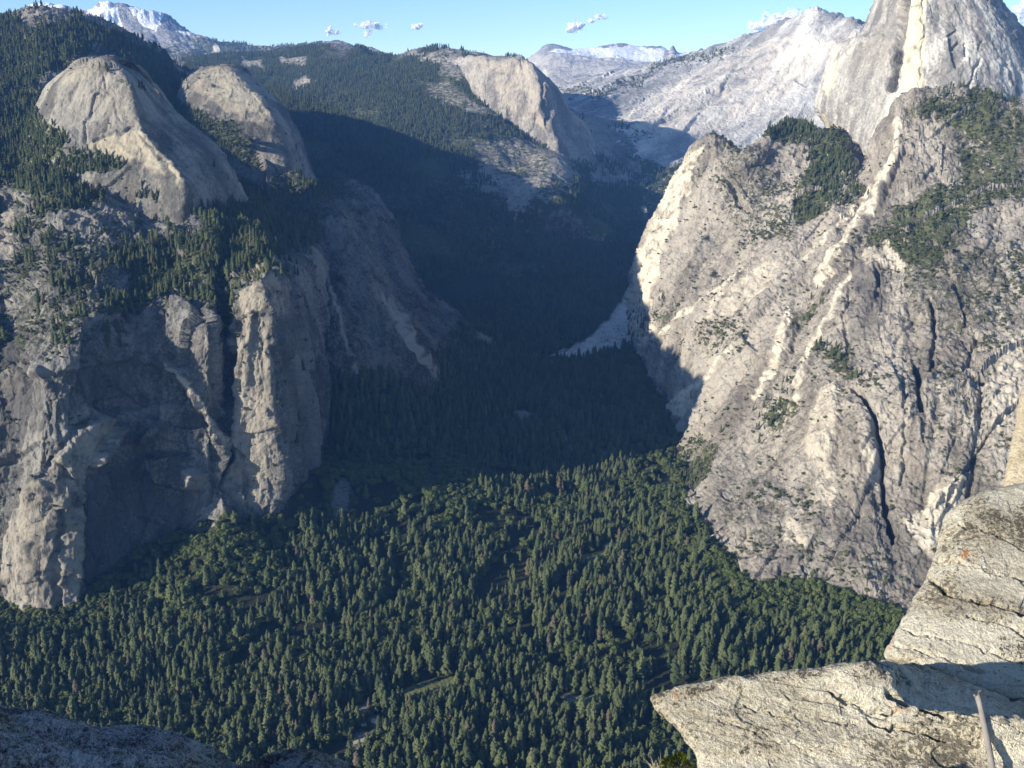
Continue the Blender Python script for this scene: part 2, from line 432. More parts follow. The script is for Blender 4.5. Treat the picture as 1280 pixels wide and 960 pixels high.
def rock_mat(name, dark, light, pale, px, veg=(0.050, 0.058, 0.026), stain_shade=(0.085, 0.082, 0.080), bump=0.8, crack=0.32, grain=1.0):
    """weathered granite; px = size in metres of the finest grain the picture can show"""
    N = Nodes(name); c = N.coord()
    tone = N.attr('tone')
    f1 = N.noise(c, 0.05 / px, 6, 0.62, 0.4)
    f2 = N.noise(c, 0.30 / px, 4, 0.6)
    f3 = N.noise(N.mapv(c, (1, 1, 0.22)), 0.22 / px, 4, 0.6, 0.6)
    f4 = N.noise(c, 0.85 / px, 3, 0.7)
    s = N.math('ADD', N.math('MULTIPLY', tone, 1.0), N.math('MULTIPLY', N.math('SUBTRACT', f1, 0.5), 1.5))
    s = N.math('ADD', s, N.math('MULTIPLY', N.math('SUBTRACT', f2, 0.5), 2.2 * grain))
    s = N.math('ADD', s, N.math('MULTIPLY', N.math('SUBTRACT', f4, 0.5), 1.3 * grain))
    s = N.math('ADD', N.math('ADD', s, N.math('MULTIPLY', N.math('SUBTRACT', f3, 0.5), 1.5)), 0.45, clamp=True)
    col = N.mix(s, dark, light)
    warm = N.ramp(N.noise(c, 0.012 / px, 3, 0.5), 0.45, 0.7)
    col = N.mix(N.math('MULTIPLY', warm, 0.35), col, (0.33, 0.285, 0.235))
    # open joints: thin dark wandering lines, mostly running down the rock
    wv = N.n('VectorMath', operation='ADD'); N.link(N.mapv(c, (1, 1, 0.30)), wv.inputs[0])
    nz = N.n('TexNoise'); N.link(c, nz.inputs['Vector']); nz.inputs['Scale'].default_value = 0.06 / px; nz.inputs['Detail'].default_value = 4
    ws = N.n('VectorMath', operation='SCALE'); N.link(nz.outputs['Color'], ws.inputs[0]); ws.inputs['Scale'].default_value = 16 * px
    N.link(ws.outputs[0], wv.inputs[1])
    ck = N.ramp(N.voro(wv.outputs[0], 0.045 / px, 'DISTANCE_TO_EDGE'), 0.0, 0.085, 1.0, 0.0)
    ck = N.math('MULTIPLY', ck, N.ramp(f1, 0.48, 0.64, 0.0, crack))
    col = N.mix(ck, col, tuple(x * 0.35 for x in dark))
    col = N.mix(N.math('MULTIPLY', N.attr('stain_shade'), N.ramp(f3, 0.3, 0.6)), col, stain_shade)  # water stains and painted shade share this mask
    pf = N.math('MULTIPLY', N.attr('pale'), N.ramp(f1, 0.30, 0.55), clamp=True)
    col = N.mix(pf, col, pale)
    # scrub growing in the cracks: irregular dark green flecks
    cl = N.noise(c, 0.16 / px, 5, 0.7)
    vf = N.math('ADD', N.attr('veg'), N.math('MULTIPLY', N.math('SUBTRACT', cl, 0.5), 2.6))
    vf = N.ramp(vf, 0.50, 0.72)
    vcol = N.mix(N.noise(c, 0.6 / px, 2), veg, tuple(x * 1.9 for x in veg))
    col = N.mix(vf, col, vcol)
    sn = N.ramp(N.math('ADD', N.attr('snow'), N.math('MULTIPLY', N.math('SUBTRACT', f1, 0.5), 1.6)), 0.42, 0.58)
    col = N.mix(sn, col, (0.80, 0.81, 0.83))
    col = N.mix(1.0, col, (1.0, 0.99, 0.945), 'MULTIPLY')
    h = N.math('ADD', N.math('MULTIPLY', f1, 1.0), N.math('MULTIPLY', f2, 0.35))
    h = N.math('ADD', h, N.math('MULTIPLY', f3, 0.5))
    h = N.math('ADD', h, N.math('MULTIPLY', vf, 0.35))
    h = N.math('SUBTRACT', h, N.math('MULTIPLY', ck, 0.7))
    N.bump(h, bump, px * 5.0)
    return N.done(col)


def leaf_mat(name, a, b, odd):
    N = Nodes(name); c = N.coord()
    oi = N.n('ObjectInfo')
    r = oi.outputs['Random']
    col = N.mix(r, a, b)
    col = N.mix(N.ramp(r, 0.955, 0.975), col, odd)
    sc = N.noise(c, 0.5, 2)
    col = N.mix(N.ramp(sc, 0.3, 0.7), col, N.mix(0.5, col, b))
    return N.done(col, 0.8, 0.2)


M_CONIFER = leaf_mat('conifer_needles', (0.028, 0.043, 0.017), (0.090, 0.104, 0.040), (0.10, 0.075, 0.05))
M_OAK = leaf_mat('oak_leaves', (0.038, 0.054, 0.017), (0.090, 0.108, 0.032), (0.11, 0.12, 0.035))
M_SCRUB = leaf_mat('scrub_leaves', (0.045, 0.055, 0.022), (0.10, 0.11, 0.045), (0.14, 0.12, 0.08))


def bark_mat():
    N = Nodes('bark'); c = N.coord()
    f = N.noise(N.mapv(c, (1, 1, .1)), 3.0, 3)
    return N.done(N.mix(f, (0.06, 0.04, 0.028), (0.17, 0.12, 0.085)))


M_BARK = bark_mat()


def floor_mat():
    N = Nodes('forest_floor'); c = N.coord()
    f = N.noise(c, 0.02, 6, 0.6); g = N.noise(c, 0.15, 4, 0.6)
    col = N.mix(f, (0.018, 0.022, 0.011), (0.040, 0.038, 0.022))
    col = N.mix(N.ramp(g, 0.4, 0.7), col, (0.038, 0.044, 0.020))
    col = N.mix(N.math('MULTIPLY', N.attr('grass'), N.ramp(g, 0.2, 0.6)), col, (0.16, 0.17, 0.075))
    col = N.mix(N.math('MULTIPLY', N.attr('pale'), N.ramp(N.math('ADD', g, N.math('MULTIPLY', f, .5)), 0.5, 0.8)), col, (0.55, 0.52, 0.46))
    N.bump(N.math('ADD', f, g), 0.6, 5.0)
    return N.done(col)


def near_mat(name, a, b, dark=(0.035, 0.034, 0.032), ochre=(0.46, 0.37, 0.20), scale=1.0, spots=1.0):
    """close granite: pale crystals, black lichen specks, ochre and orange crusts"""
    N = Nodes(name); c = N.coord(); k = scale
    tone = N.attr('tone')
    f0 = N.noise(c, 3.0 * k, 5, 0.6); f1 = N.noise(c, 18 * k, 6, 0.7, 0.5); f2 = N.noise(c, 75 * k, 4, 0.75); f3 = N.noise(c, 190 * k, 2, 0.7)
    s = N.math('ADD', N.math('MULTIPLY', N.math('SUBTRACT', f1, 0.5), 2.2), N.math('MULTIPLY', N.math('SUBTRACT', f2, 0.5), 3.0))
    s = N.math('ADD', N.math('ADD', s, N.math('MULTIPLY', N.math('SUBTRACT', f3, 0.5), 2.4)), N.math('ADD', N.math('MULTIPLY', tone, 0.8), 0.55), clamp=True)
    col = N.mix(s, b, a)
    oc_ = N.ramp(N.math('ADD', f0, N.math('MULTIPLY', N.math('SUBTRACT', f1, 0.5), 0.5)), 0.50, 0.66)
    col = N.mix(N.math('MULTIPLY', oc_, 0.55), col, ochre)
    sp = N.math('ADD', N.math('MULTIPLY', f2, 0.50), N.math('MULTIPLY', f1, 0.50))
    sp = N.math('ADD', sp, N.math('MULTIPLY', N.attr('stain_shade'), 0.10))
    col = N.mix(N.math('MULTIPLY', N.ramp(sp, 0.575, 0.625), 0.85 * spots), col, dark)
    sp2 = N.math('ADD', N.noise(c, 48 * k, 5, 0.8), N.math('MULTIPLY', N.math('SUBTRACT', f0, 0.5), 0.8))
    col = N.mix(N.math('MULTIPLY', N.ramp(sp2, 0.58, 0.63), 0.8 * spots), col, (0.085, 0.078, 0.066))
    oc = N.math('MULTIPLY', N.attr('pale'), N.ramp(f1, 0.42, 0.58))
    col = N.mix(oc, col, (0.50, 0.20, 0.06))
    N.bump(N.math('ADD', N.math('ADD', N.math('MULTIPLY', f1, 1.2), N.math('MULTIPLY', f2, 0.7)), N.math('MULTIPLY', f3, 0.35)), 1.0, 0.03 / k)
    return N.done(col, 0.9, 0.25)
SUN_STRENGTH = 5.0; SKY_STRENGTH = 0.11; EXPOSURE = 0.95; HAZE = 2.1e-5
# ------------------------------------------------------------------ building the landforms
LANDS = {}
DOWN = np.array([0.0, 0.0, 1.0])


def rock_relief(p, L, d, k, seed, fine=True):
    """broken, jointed rock: about -1..1"""
    q = squash(p, d, k) / L
    q = q + 0.35 * np.stack([noise(q * 1.3 + 5, seed + 31), noise(q * 1.3 + 9, seed + 32), noise(q * 1.3 + 2, seed + 33)], 1)
    big = fbm(q, 3, seed)
    rd = ridge(q * 2.0, 5 if fine else 3, seed + 3, 0.55) - 0.45
    t = fbm(q * 1.7 + 3.1, 4, seed + 9, 0.6) * 7.0
    fl = np.floor(t)
    st = (fl + smooth(0.43, 0.57, t - fl)) / 7.0
    return 0.55 * big + 0.75 * rd + 0.55 * st


def fine_relief(p, L, seed):
    return fbm(p / L, 3, seed, 0.6)


def sculpt(u, v, feats):
    """relief read off the photograph: grooves, ribs and slabs, in metres along the surface normal"""
    s = np.zeros(len(u))
    wob = np.stack([u, v, np.zeros(len(u))], 1) / 11.0
    wu, wv = u + 5 * fbm(wob, 3, 71), v + 5 * fbm(wob, 3, 72)
    for ft in feats:
        if ft[0] == 'line':
            _, pts, wid, dep = ft
            d, al = line_d(wu, wv, pts)
            s += dep * (1 - smooth(wid * 0.35, wid, d)) * (0.75 + 0.25 * np.sin(al * 9))
        else:
            _, pts, soft, dep = ft
            s += dep * smooth(-soft, soft, poly_sd(wu, wv, pts))
    return s


def patch(u, v, polys, soft=10, seed=5):
    """soft irregular patches, 0..1"""
    m = np.zeros(len(u))
    w = np.stack([u, v, np.zeros(len(u))], 1)
    wu = u + soft * 1.2 * fbm(w / (soft * 2.0), 3, seed); wv = v + soft * 1.2 * fbm(w / (soft * 2.0), 3, seed + 1)
    for pl in polys:
        val = 1.0
        if isinstance(pl, dict): val, sf, pl = pl['v'], pl.get('s', soft), pl['p']
        else: sf = soft
        if len(pl) and isinstance(pl[0], str):          # ('l', width, points)
            d, _ = line_d(wu, wv, pl[2]); mm = val * (1 - smooth(pl[1] * .4, pl[1], d))
        else:
            mm = val * smooth(-sf * 0.5, sf * 0.5, poly_sd(wu, wv, pl))
        m = np.maximum(m, mm)
    return m


def land(key, name, ctrl, step, mat, relief, feats=(), blocks=(), veg=(), pale=(), stain_shade=(), snow=None, tone=None, veg_bg=0.0, streaks=None):
    g0 = loft(ctrl, step)
    R, C = g0.shape[:2]
    n = normals(g0).reshape(-1, 3)
    p = g0.reshape(-1, 3)
    toward = np.sum(n * p, 1)
    if np.median(toward) > 0: n = -n                    # normals face the camera side
    u, v = proj(p)
    d = relief(p, n, u, v)
    bt = np.zeros(len(u))
    for bi, (L_, d_, k_, amp_, ton_) in enumerate(blocks):
        h_, t_ = facets(p, L_, d_, k_, 900 + bi * 50)
        d = d + amp_ * h_; bt += ton_ * t_
    if feats: d = d + sculpt(u, v, feats)
    p2 = p + n * d[:, None]
    g = p2.reshape(R, C, 3)
    n2 = normals(g).reshape(-1, 3)
    if np.median(np.sum(n2 * p2, 1)) > 0: n2 = -n2
    vg = patch(u, v, veg, 28) if len(veg) else np.zeros(len(u))
    vg = np.maximum(vg, veg_bg)
    # greenery keeps off the steepest rock
    steep = smooth(0.10, 0.40, n2[:, 2])
    vg = vg * (0.35 + 0.65 * steep)
    pl = patch(u, v, pale, 5, 15) if len(pale) else np.zeros(len(u))
    vg = vg * (1 - .85 * pl)
    stn = patch(u, v, stain_shade, 6, 25) if len(stain_shade) else np.zeros(len(u))
    if streaks:                                         # dark water marks running down the steep rock
        sk = smooth(0.05, 0.38, fbm(squash(p2, DOWN, 13) / streaks[0], 4, 91, .6)) * smooth(-.3, .3, fbm(p2 / (streaks[0] * 7), 2, 92))
        stn = np.maximum(stn, sk * streaks[1] * (1 - smooth(0.45, 0.75, n2[:, 2])))
    sn = snow(p2, n2, u, v) if snow else np.zeros(len(u))
    tn = (tone(p2, n2, u, v) if tone else np.zeros(len(u))) + bt
    o = grid_mesh(name, g, mat, dict(veg=vg, pale=pl, stain_shade=stn, snow=sn, tone=tn))
    tag(o, kind='structure')
    LANDS[key] = dict(p=p2, n=n2, u=u, v=v, veg=vg, shape=(R, C), pale=pl)
    return o


GREY_D, GREY_L = (0.15, 0.145, 0.14), (0.40, 0.385, 0.36)
CREAM = (0.60, 0.53, 0.42)


def tone_dir(d, k, L, seed):
    return lambda p, n, u, v: fbm(squash(p, d, k) / L, 5, seed, 0.62)


# ---- the massif on the left: sheer arched wall, slabs above it, forest up to the ridge
def rel_massif(p, n, u, v):
    steep = 1 - smooth(0.25, 0.6, np.abs(n[:, 2]))
    a = rock_relief(p, 150, DOWN, 2.6, 101)
    b = rock_relief(p, 160, (0.2, -0.8, -0.5), 1.6, 140)
    return steep * 12 * a + (1 - steep) * 16 * b + 7 * rock_relief(p, 45, DOWN, 2.2, 150) + 4 * (ridge(squash(p, DOWN, 2) / 20, 3, 160) - .4) + 1.8 * fine_relief(p, 7, 161)


MASSIF_FEATS = [
    ('poly', [(-200,490),(0,478),(60,470),(170,448),(215,470),(232,500),(190,506),(130,522),(60,548),(0,585),(-200,640)], 3, -14),
    ('poly', [(128,517),(100,535),(62,577),(30,625),(8,668),(2,727),(18,775),(98,770),(103,650),(103,600),(118,560),(142,525)], 4, 19),
    ('poly', [(-200,600),(0,575),(60,550),(62,576),(30,625),(5,668),(-30,720),(-200,760)], 6, -16),
    ('poly', [(108,600),(150,556),(200,543),(250,560),(262,600),(258,640),(200,680),(150,712),(108,760),(104,650)], 2.5, -11),
    ('poly', [(64,572),(85,540),(130,505),(190,488),(245,503),(268,560),(272,650),(200,692),(108,766),(100,650),(103,600)], 2.5, -8),
    ('poly', [(180,572),(226,566),(258,592),(244,614),(196,606)], 3, 48),
    ('poly', [(164,552),(196,528),(212,532),(204,544),(182,556)], 2.5, 48),
    ('poly', [(108,578),(136,536),(150,532),(132,560),(116,586)], 2.5, 40),
    ('line', [(214,440),(236,472),(258,515),(272,555),(280,592)], 8, 34),
    ('line', [(172,440),(172,470),(178,505)], 5, -10),
    ('line', [(280,395),(284,470),(283,560),(280,655)], 9, -55),
    ('line', [(52,462),(58,476),(62,486)], 5, 14),
    ('line', [(312,390),(306,470),(296,560),(304,650)], 6, 10),
    ('line', [(340,370),(338,450),(346,540),(350,620)], 8, 12),
    ('line', [(78,640),(70,700),(74,760)], 5, -14),
]
M_MASSIF = rock_mat('grey_granite_wall', (0.058, 0.057, 0.055), (0.215, 0.206, 0.188), (0.36, 0.315, 0.25), 1.7)
A_FOREST = [
    [(-200,10),(0,18),(90,20),(150,38),(200,62),(246,100),(236,122),(222,140),(300,150),(390,205),(390,235),(330,260),(200,160),(165,95),(130,72),(85,85),(60,120),(40,200),(-200,200)],
    [(-200,125),(60,125),(60,170),(90,215),(170,205),(175,215),(150,240),(130,262),(70,290),(40,245),(0,245),(-200,240)],
    {'v': 0.85, 'p': [(145,300),(200,285),(262,290),(330,312),(352,345),(300,350),(285,400),(240,372),(160,418),(120,420),(170,370),(140,330)]},
    {'v': 0.9, 'p': [(262,270),(330,262),(390,225),(400,290),(352,330),(300,330),(262,300)]},
    {'v': .45, 'p': [(70,290),(145,300),(140,360),(110,420),(40,420),(20,350)]},
    {'v': .8, 'p': [(-20,395),(15,405),(25,430),(10,450),(-30,455)]},
    {'v': .5, 'p': [(-200,240),(60,250),(60,420),(-200,450)]}, {'v': .5, 'p': [(60,290),(150,300),(150,430),(40,440)]},
]
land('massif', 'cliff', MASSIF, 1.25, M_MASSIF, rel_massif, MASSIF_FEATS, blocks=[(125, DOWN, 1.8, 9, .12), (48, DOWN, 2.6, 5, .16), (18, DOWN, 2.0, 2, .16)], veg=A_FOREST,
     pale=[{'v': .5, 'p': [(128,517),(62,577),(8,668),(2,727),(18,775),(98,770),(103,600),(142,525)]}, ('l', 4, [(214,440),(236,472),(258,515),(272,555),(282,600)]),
           {'v': .7, 'p': [(300,360),(345,340),(362,360),(355,400),(330,380),(300,400)]}, {'v': .45, 'p': [(295,400),(335,390),(345,560),(310,655),(285,600)]},  # rib and tower front painted paler where the sun strikes
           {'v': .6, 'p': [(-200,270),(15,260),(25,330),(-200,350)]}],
     stain_shade=[{'v': .9, 'p': [(-200,500),(0,485),(60,470),(165,448),(170,490),(60,530),(0,560),(-200,600)]}, {'v': .8, 'p': [(110,600),(150,580),(200,620),(260,610),(258,660),(110,740)]}, {'v': .5, 'p': [(350,400),(388,400),(400,600),(360,640)]}],  # shade painted under the rim, in the alcove and on the tower's right side
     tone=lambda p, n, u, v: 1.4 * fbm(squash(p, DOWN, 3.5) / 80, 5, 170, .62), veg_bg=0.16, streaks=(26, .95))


def rel_dome(amp, L, seed):
    def f(p, n, u, v):
        return amp * rock_relief(p, L, DOWN, 2.2, seed) + amp * 0.16 * fine_relief(p, L / 10, seed + 5)
    return f


M_DOME = rock_mat('pale_granite_dome', (0.085, 0.081, 0.074), (0.255, 0.24, 0.21), (0.36, 0.315, 0.235), 2.4, bump=0.5, grain=.8)
land('north', 'granite_dome', NORTH_DOME, 1.3, M_DOME, rel_dome(8, 110, 210), blocks=[(80, (.3, .2, 1), 2.0, 2.4, .16), (26, (.3, .2, 1), 2.0, .8, .14)], feats=[('line', [(62,150),(85,128),(118,116),(150,120)], 2.5, -3), ('line', [(70,168),(95,150),(104,150)], 2.5, -4), ('line', [(128,96),(140,120),(150,150)], 2.5, -4), ('line', [(190,160),(222,190),(258,230)], 3, -6), ('line', [(210,200),(240,225),(270,250)], 3, -5), ('line', [(122,118),(112,140),(107,158),(106,178)], 3, -8), ('line', [(118,176),(140,168),(165,160)], 3.5, -8), ('line', [(176,165),(195,185),(222,218)], 3.5, 7),
      ('poly', [(60,205),(95,180),(150,186),(168,204),(140,214)], 4, -7)],
     veg=[{'v': .9, 'p': [(55,205),(90,178),(130,180),(172,200),(150,212),(100,214)]}, {'v': .95, 'p': [(15,150),(58,160),(72,178),(98,190),(80,235),(50,260),(10,260)]}, {'v': .6, 'p': [(150,85),(168,100),(166,118),(150,105),(120,95)]}, {'v': .5, 'p': [(60,215),(150,240),(210,235),(200,300),(60,290)]}],
     pale=[{'v': .9, 'p': [(108,186),(118,172),(168,163),(200,205),(205,222),(170,200)]}, ('l', 4, [(176,165),(195,185),(226,224)]), {'v': .5, 'p': [(80,85),(130,72),(120,95),(75,110)]}],
     stain_shade=[{'v': .5, 'p': [(70,140),(100,130),(105,180),(80,190)]}], tone=lambda p, n, u, v: 1.7 * fbm(squash(p, (.3, .2, 1), 3) / 120, 5, 215, .6), veg_bg=0.0, streaks=(16, .8))
land('basket', 'granite_dome', BASKET_DOME, 1.3, M_DOME, rel_dome(10, 130, 230), blocks=[(90, (.3, .2, 1), 2.0, 3, .16), (30, (.3, .2, 1), 2.0, 1, .14)], feats=[('line', [(318,120),(335,142)], 3, 8)],
     veg=[{'v': .45, 'p': [(225,95),(270,80),(300,85),(290,110),(230,115)]}, {'v': .7, 'p': [(210,140),(300,165),(330,210),(220,230)]}],
     pale=[{'v': .6, 'p': [(262,82),(300,86),(330,125),(345,160),(300,150),(240,110)]}], tone=lambda p, n, u, v: 1.7 * fbm(squash(p, (.3, .2, 1), 3) / 140, 5, 235, .6), veg_bg=0.05, streaks=(20, .8))


def rel_buttress(p, n, u, v):
    d = P(470, 500, Y=2470) - P(440, 300, Y=2830)
    return 34 * rock_relief(p, 190, d, 3.2, 250) + 10 * rock_relief(p, 60, d, 2.5, 253) + 4 * fine_relief(p, 18, 255)


M_FAR = rock_mat('shaded_canyon_granite', (0.030, 0.030, 0.030), (0.14, 0.136, 0.128), (0.28, 0.26, 0.225), 2.6)  # base colours darkened to deepen the canyon's shade
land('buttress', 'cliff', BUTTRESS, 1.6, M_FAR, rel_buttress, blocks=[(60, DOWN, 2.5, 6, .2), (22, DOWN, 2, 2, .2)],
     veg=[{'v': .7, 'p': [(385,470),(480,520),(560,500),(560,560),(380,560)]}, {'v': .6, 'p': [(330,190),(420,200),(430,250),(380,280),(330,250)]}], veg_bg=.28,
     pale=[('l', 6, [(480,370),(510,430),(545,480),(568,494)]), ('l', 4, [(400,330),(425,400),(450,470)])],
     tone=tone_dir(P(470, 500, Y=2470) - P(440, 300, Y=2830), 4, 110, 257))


def rel_shelf(p, n, u, v):
    w = smooth(230, 300, v)
    d = P(600, 330, Y=4720) - P(560, 260, Y=5050)
    return (1 - w) * 42 * fbm(p / 420, 4, 270) + w * 40 * rock_relief(p, 320, d, 2.5, 275) + 22 * rock_relief(p, 180, DOWN, 1.4, 276) * smooth(520, 620, u) * smooth(150, 190, v) + 6 * fine_relief(p, 45, 278)


M_SHELF = rock_mat('forest_shelf_rock', (0.085, 0.082, 0.076), (0.30, 0.28, 0.25), (0.42, 0.38, 0.32), 4.5, grain=.6)
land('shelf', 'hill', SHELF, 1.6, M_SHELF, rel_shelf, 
     [('poly', [(655,235),(690,225),(715,255),(700,270),(660,262)], 8, 26), ('poly', [(742,276),(768,286),(772,302),(735,298)], 6, 25)],
     veg=[[(230,60),(560,62),(590,95),(600,150),(570,225),(500,240),(230,240)], {'v': .78, 'p': [(560,60),(620,70),(690,160),(720,240),(640,240),(560,200)]}, {'v': .95, 'p': [(700,235),(800,250),(825,330),(600,330),(640,275)]}, {'v': .85, 'p': [(230,200),(560,215),(660,262),(800,280),(830,480),(230,480)]}],  # greenery low in the canyon thickened to darken its shade
     pale=[{'v': .5, 's': 4, 'p': [(505,72),(560,62),(590,68),(560,84)]}, {'v': .4, 's': 4, 'p': [(548,64),(600,66),(605,90),(570,100),(548,92)]}, {'v': .45, 's': 4, 'p': [(512,102),(560,100),(600,130),(640,150),(590,140),(550,128)]}, {'v': .35, 's': 4, 'p': [(590,180),(650,170),(700,190),(715,230),(690,262),(640,240),(600,215)]}, {'v': .6, 's': 4, 'p': [(300,72),(330,75),(330,88),(300,86)]}, {'v': .6, 's': 4, 'p': [(345,73),(385,73),(380,84),(350,82)]}, {'v': .6, 's': 4, 'p': [(352,105),(380,96),(400,98),(370,112)]}],
     tone=tone_dir(DOWN, 1.5, 260, 279), veg_bg=.3)

M_WATKINS = rock_mat('warm_granite_face', (0.16, 0.148, 0.136), (0.37, 0.34, 0.30), (0.46, 0.40, 0.32), 4.5)
land('watkins', 'granite_dome', WATKINS, 1.4, M_WATKINS, lambda p, n, u, v: 24 * rock_relief(p, 230, DOWN, 3.5, 290) + 5 * fine_relief(p, 40, 295), blocks=[(95, DOWN, 3, 7, .2)], feats=[('line', [(690,140),(690,160),(698,185)], 4, 25), ('line', [(676,100),(680,130),(686,160)], 3, -20)],
     veg=[{'v': .6, 'p': [(590,90),(612,100),(640,150),(680,190),(650,200),(600,130)]}, {'v': .5, 'p': [(655,73),(672,84),(690,104),(672,102)]}, {'v': .95, 'p': [(640,195),(780,215),(800,290),(640,270)]}],  # lower flank's greenery thickened, deepening the shade by colour
     pale=[{'v': .6, 'p': [(600,76),(655,75),(675,105),(680,160),(640,140)]}], stain_shade=[{'v': .6, 'p': [(664,90),(680,110),(690,160),(680,180),(668,140)]}], tone=lambda p, n, u, v: 1.5 * fbm(squash(p, DOWN, 4) / 160, 5, 297, .6), veg_bg=.05, streaks=(45, .9))

D_SLAB = P(800, 172, Y=7050) - P(1000, 30, Y=8300)
M_SLABS = rock_mat('bare_white_slabs', (0.22, 0.217, 0.215), (0.56, 0.545, 0.52), (0.62, 0.56, 0.48), 6.0, bump=0.8, grain=.45)
land('slabs', 'mountain', SLABS, 1.5, M_SLABS, lambda p, n, u, v: 55 * rock_relief(p, 520, D_SLAB, 5.0, 310) + 22 * rock_relief(p, 190, D_SLAB, 4.0, 313) + 8 * fine_relief(p, 60, 315), blocks=[(170, D_SLAB, 5, 13, .22), (60, D_SLAB, 4, 4, .15)],
     veg=[{'v': .65, 'p': [(820,80),(877,62),(950,38),(930,60),(870,85),(800,110),(690,120),(690,105)]}, {'v': .5, 'p': [(690,120),(800,125),(860,150),(790,160),(730,160)]}, {'v': .85, 'p': [(690,160),(735,160),(800,190),(870,195),(960,200),(960,350),(690,350)]}],
     pale=[{'v': .6, 'p': [(760,150),(900,70),(1000,40),(1050,60),(960,130),(860,175)]}], tone=lambda p, n, u, v: 1.1 * fbm(squash(p, D_SLAB, 7) / 260, 5, 317, .66) + .9 * fbm(squash(p, D_SLAB, 9) / 90, 3, 318), veg_bg=.14)


def rel_half(p, n, u, v):
    return 11 * rock_relief(p, 170, DOWN, 5.0, 330) + 3 * fine_relief(p, 22, 335)


M_HALF = rock_mat('half_dome_granite', (0.21, 0.20, 0.19), (0.52, 0.495, 0.455), (0.62, 0.55, 0.38), 2.8, bump=0.45)
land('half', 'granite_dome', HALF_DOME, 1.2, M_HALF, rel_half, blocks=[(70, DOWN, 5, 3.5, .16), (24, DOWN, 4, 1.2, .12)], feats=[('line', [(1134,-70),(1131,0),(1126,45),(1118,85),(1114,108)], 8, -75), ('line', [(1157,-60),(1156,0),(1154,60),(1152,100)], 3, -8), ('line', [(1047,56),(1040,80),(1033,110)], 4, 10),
      ('line', [(1190,62),(1198,55),(1207,58),(1208,70)], 2.5, -10), ('line', [(1224,74),(1216,92),(1210,106)], 3, -12), ('line', [(1085,30),(1078,80),(1066,150)], 4, -8),
      ('line', [(1110,10),(1104,60),(1092,130)], 4, -8)],
     veg=[{'v': .3, 'p': [(1150,110),(1280,130),(1280,150),(1150,128)]}],
     pale=[{'v': 1, 'p': [(1138,-70),(1156,-70),(1156,60),(1152,114),(1124,114),(1132,40)]}, {'v': .9, 'p': [(1049,56),(1036,90),(1030,115),(1038,120),(1046,90)]}, ('l', 5, [(1030,145),(1050,172),(1072,188)])],
     stain_shade=[{'v': .45, 'p': [(1100,-70),(1128,-70),(1118,60),(1105,150),(1075,188),(1042,162),(1036,110),(1080,45)]}, ('l', 8, [(1134,-70),(1131,0),(1126,45),(1118,90),(1115,110)]), {'v': .6, 'p': [(1190,60),(1205,55),(1208,72),(1195,74)]}], tone=lambda p, n, u, v: 1.6 * fbm(squash(p, DOWN, 8) / 60, 5, 337, .6), streaks=(28, .8))  # left face and crack recess darkened, shade put into the colour

# ---- the long wall under it, on the right
D_DIAG = P(900, 480, Y=2560) - P(1060, 290, Y=2900)
D_DROP = P(1110, 620, Y=1760) - P(1105, 350, Y=2520)


def rel_wall(p, n, u, v):
    w = smooth(980, 1110, u + (v - 420) * 0.15)
    a = rock_relief(p, 210, D_DIAG, 3.6, 350)
    b = rock_relief(p, 170, D_DROP, 3.0, 360)
    return ((1 - w) * 34 * a + w * 27 * b) + 11 * rock_relief(p, 60, DOWN, 1.8, 366) + 5 * (ridge(squash(p, DOWN, 2) / 24, 3, 367) - .4) + 2.6 * fine_relief(p, 11, 368)


WALL_FEATS = [
    ('line', [(1068,488),(1080,500),(1092,521),(1100,555),(1100,585),(1104,619),(1113,645),(1116,672)], 5, -55),
    ('line', [(1146,452),(1149,480),(1151,512)], 4, -40), ('line', [(1164,378),(1168,420),(1166,460)], 4, -26), ('line', [(1095,334),(1098,352),(1094,372)], 4, -26),
    ('line', [(912,232),(922,246),(934,262)], 6, -34), ('line', [(1224,420),(1212,440),(1205,460)], 4, -22),
    ('line', [(1121,150),(1122,180),(1106,220),(1078,268),(1052,314),(1026,345)], 7, 6),
    ('line', [(1132,190),(1112,232),(1088,280),(1062,330)], 8, -24),
    ('line', [(987,392),(966,440),(940,490)], 9, 9), ('line', [(1000,400),(978,455),(955,500)], 5, -18), ('line', [(931,337),(856,386),(815,424)], 6, 7), ('line', [(912,442),(875,480),(850,505)], 6, 8),
    ('poly', [(1022,490),(1044,476),(1056,510),(1046,560),(1024,580),(1008,555)], 7, 16),
    ('poly', [(1062,500),(1086,520),(1096,560),(1096,640),(1066,640),(1056,560)], 6, 14),
    ('line', [(1230,470),(1222,540),(1214,620)], 5, -14), ('line', [(1060,360),(1056,400),(1062,440)], 4, -12), ('line', [(1128,470),(1132,530),(1128,600)], 4, -12),
    ('line', [(886,172),(905,215),(935,250)], 5, 10), ('line', [(870,200),(840,270),(815,330)], 7, 14), ('line', [(1160,640),(1178,620),(1205,598)], 5, 14),
]
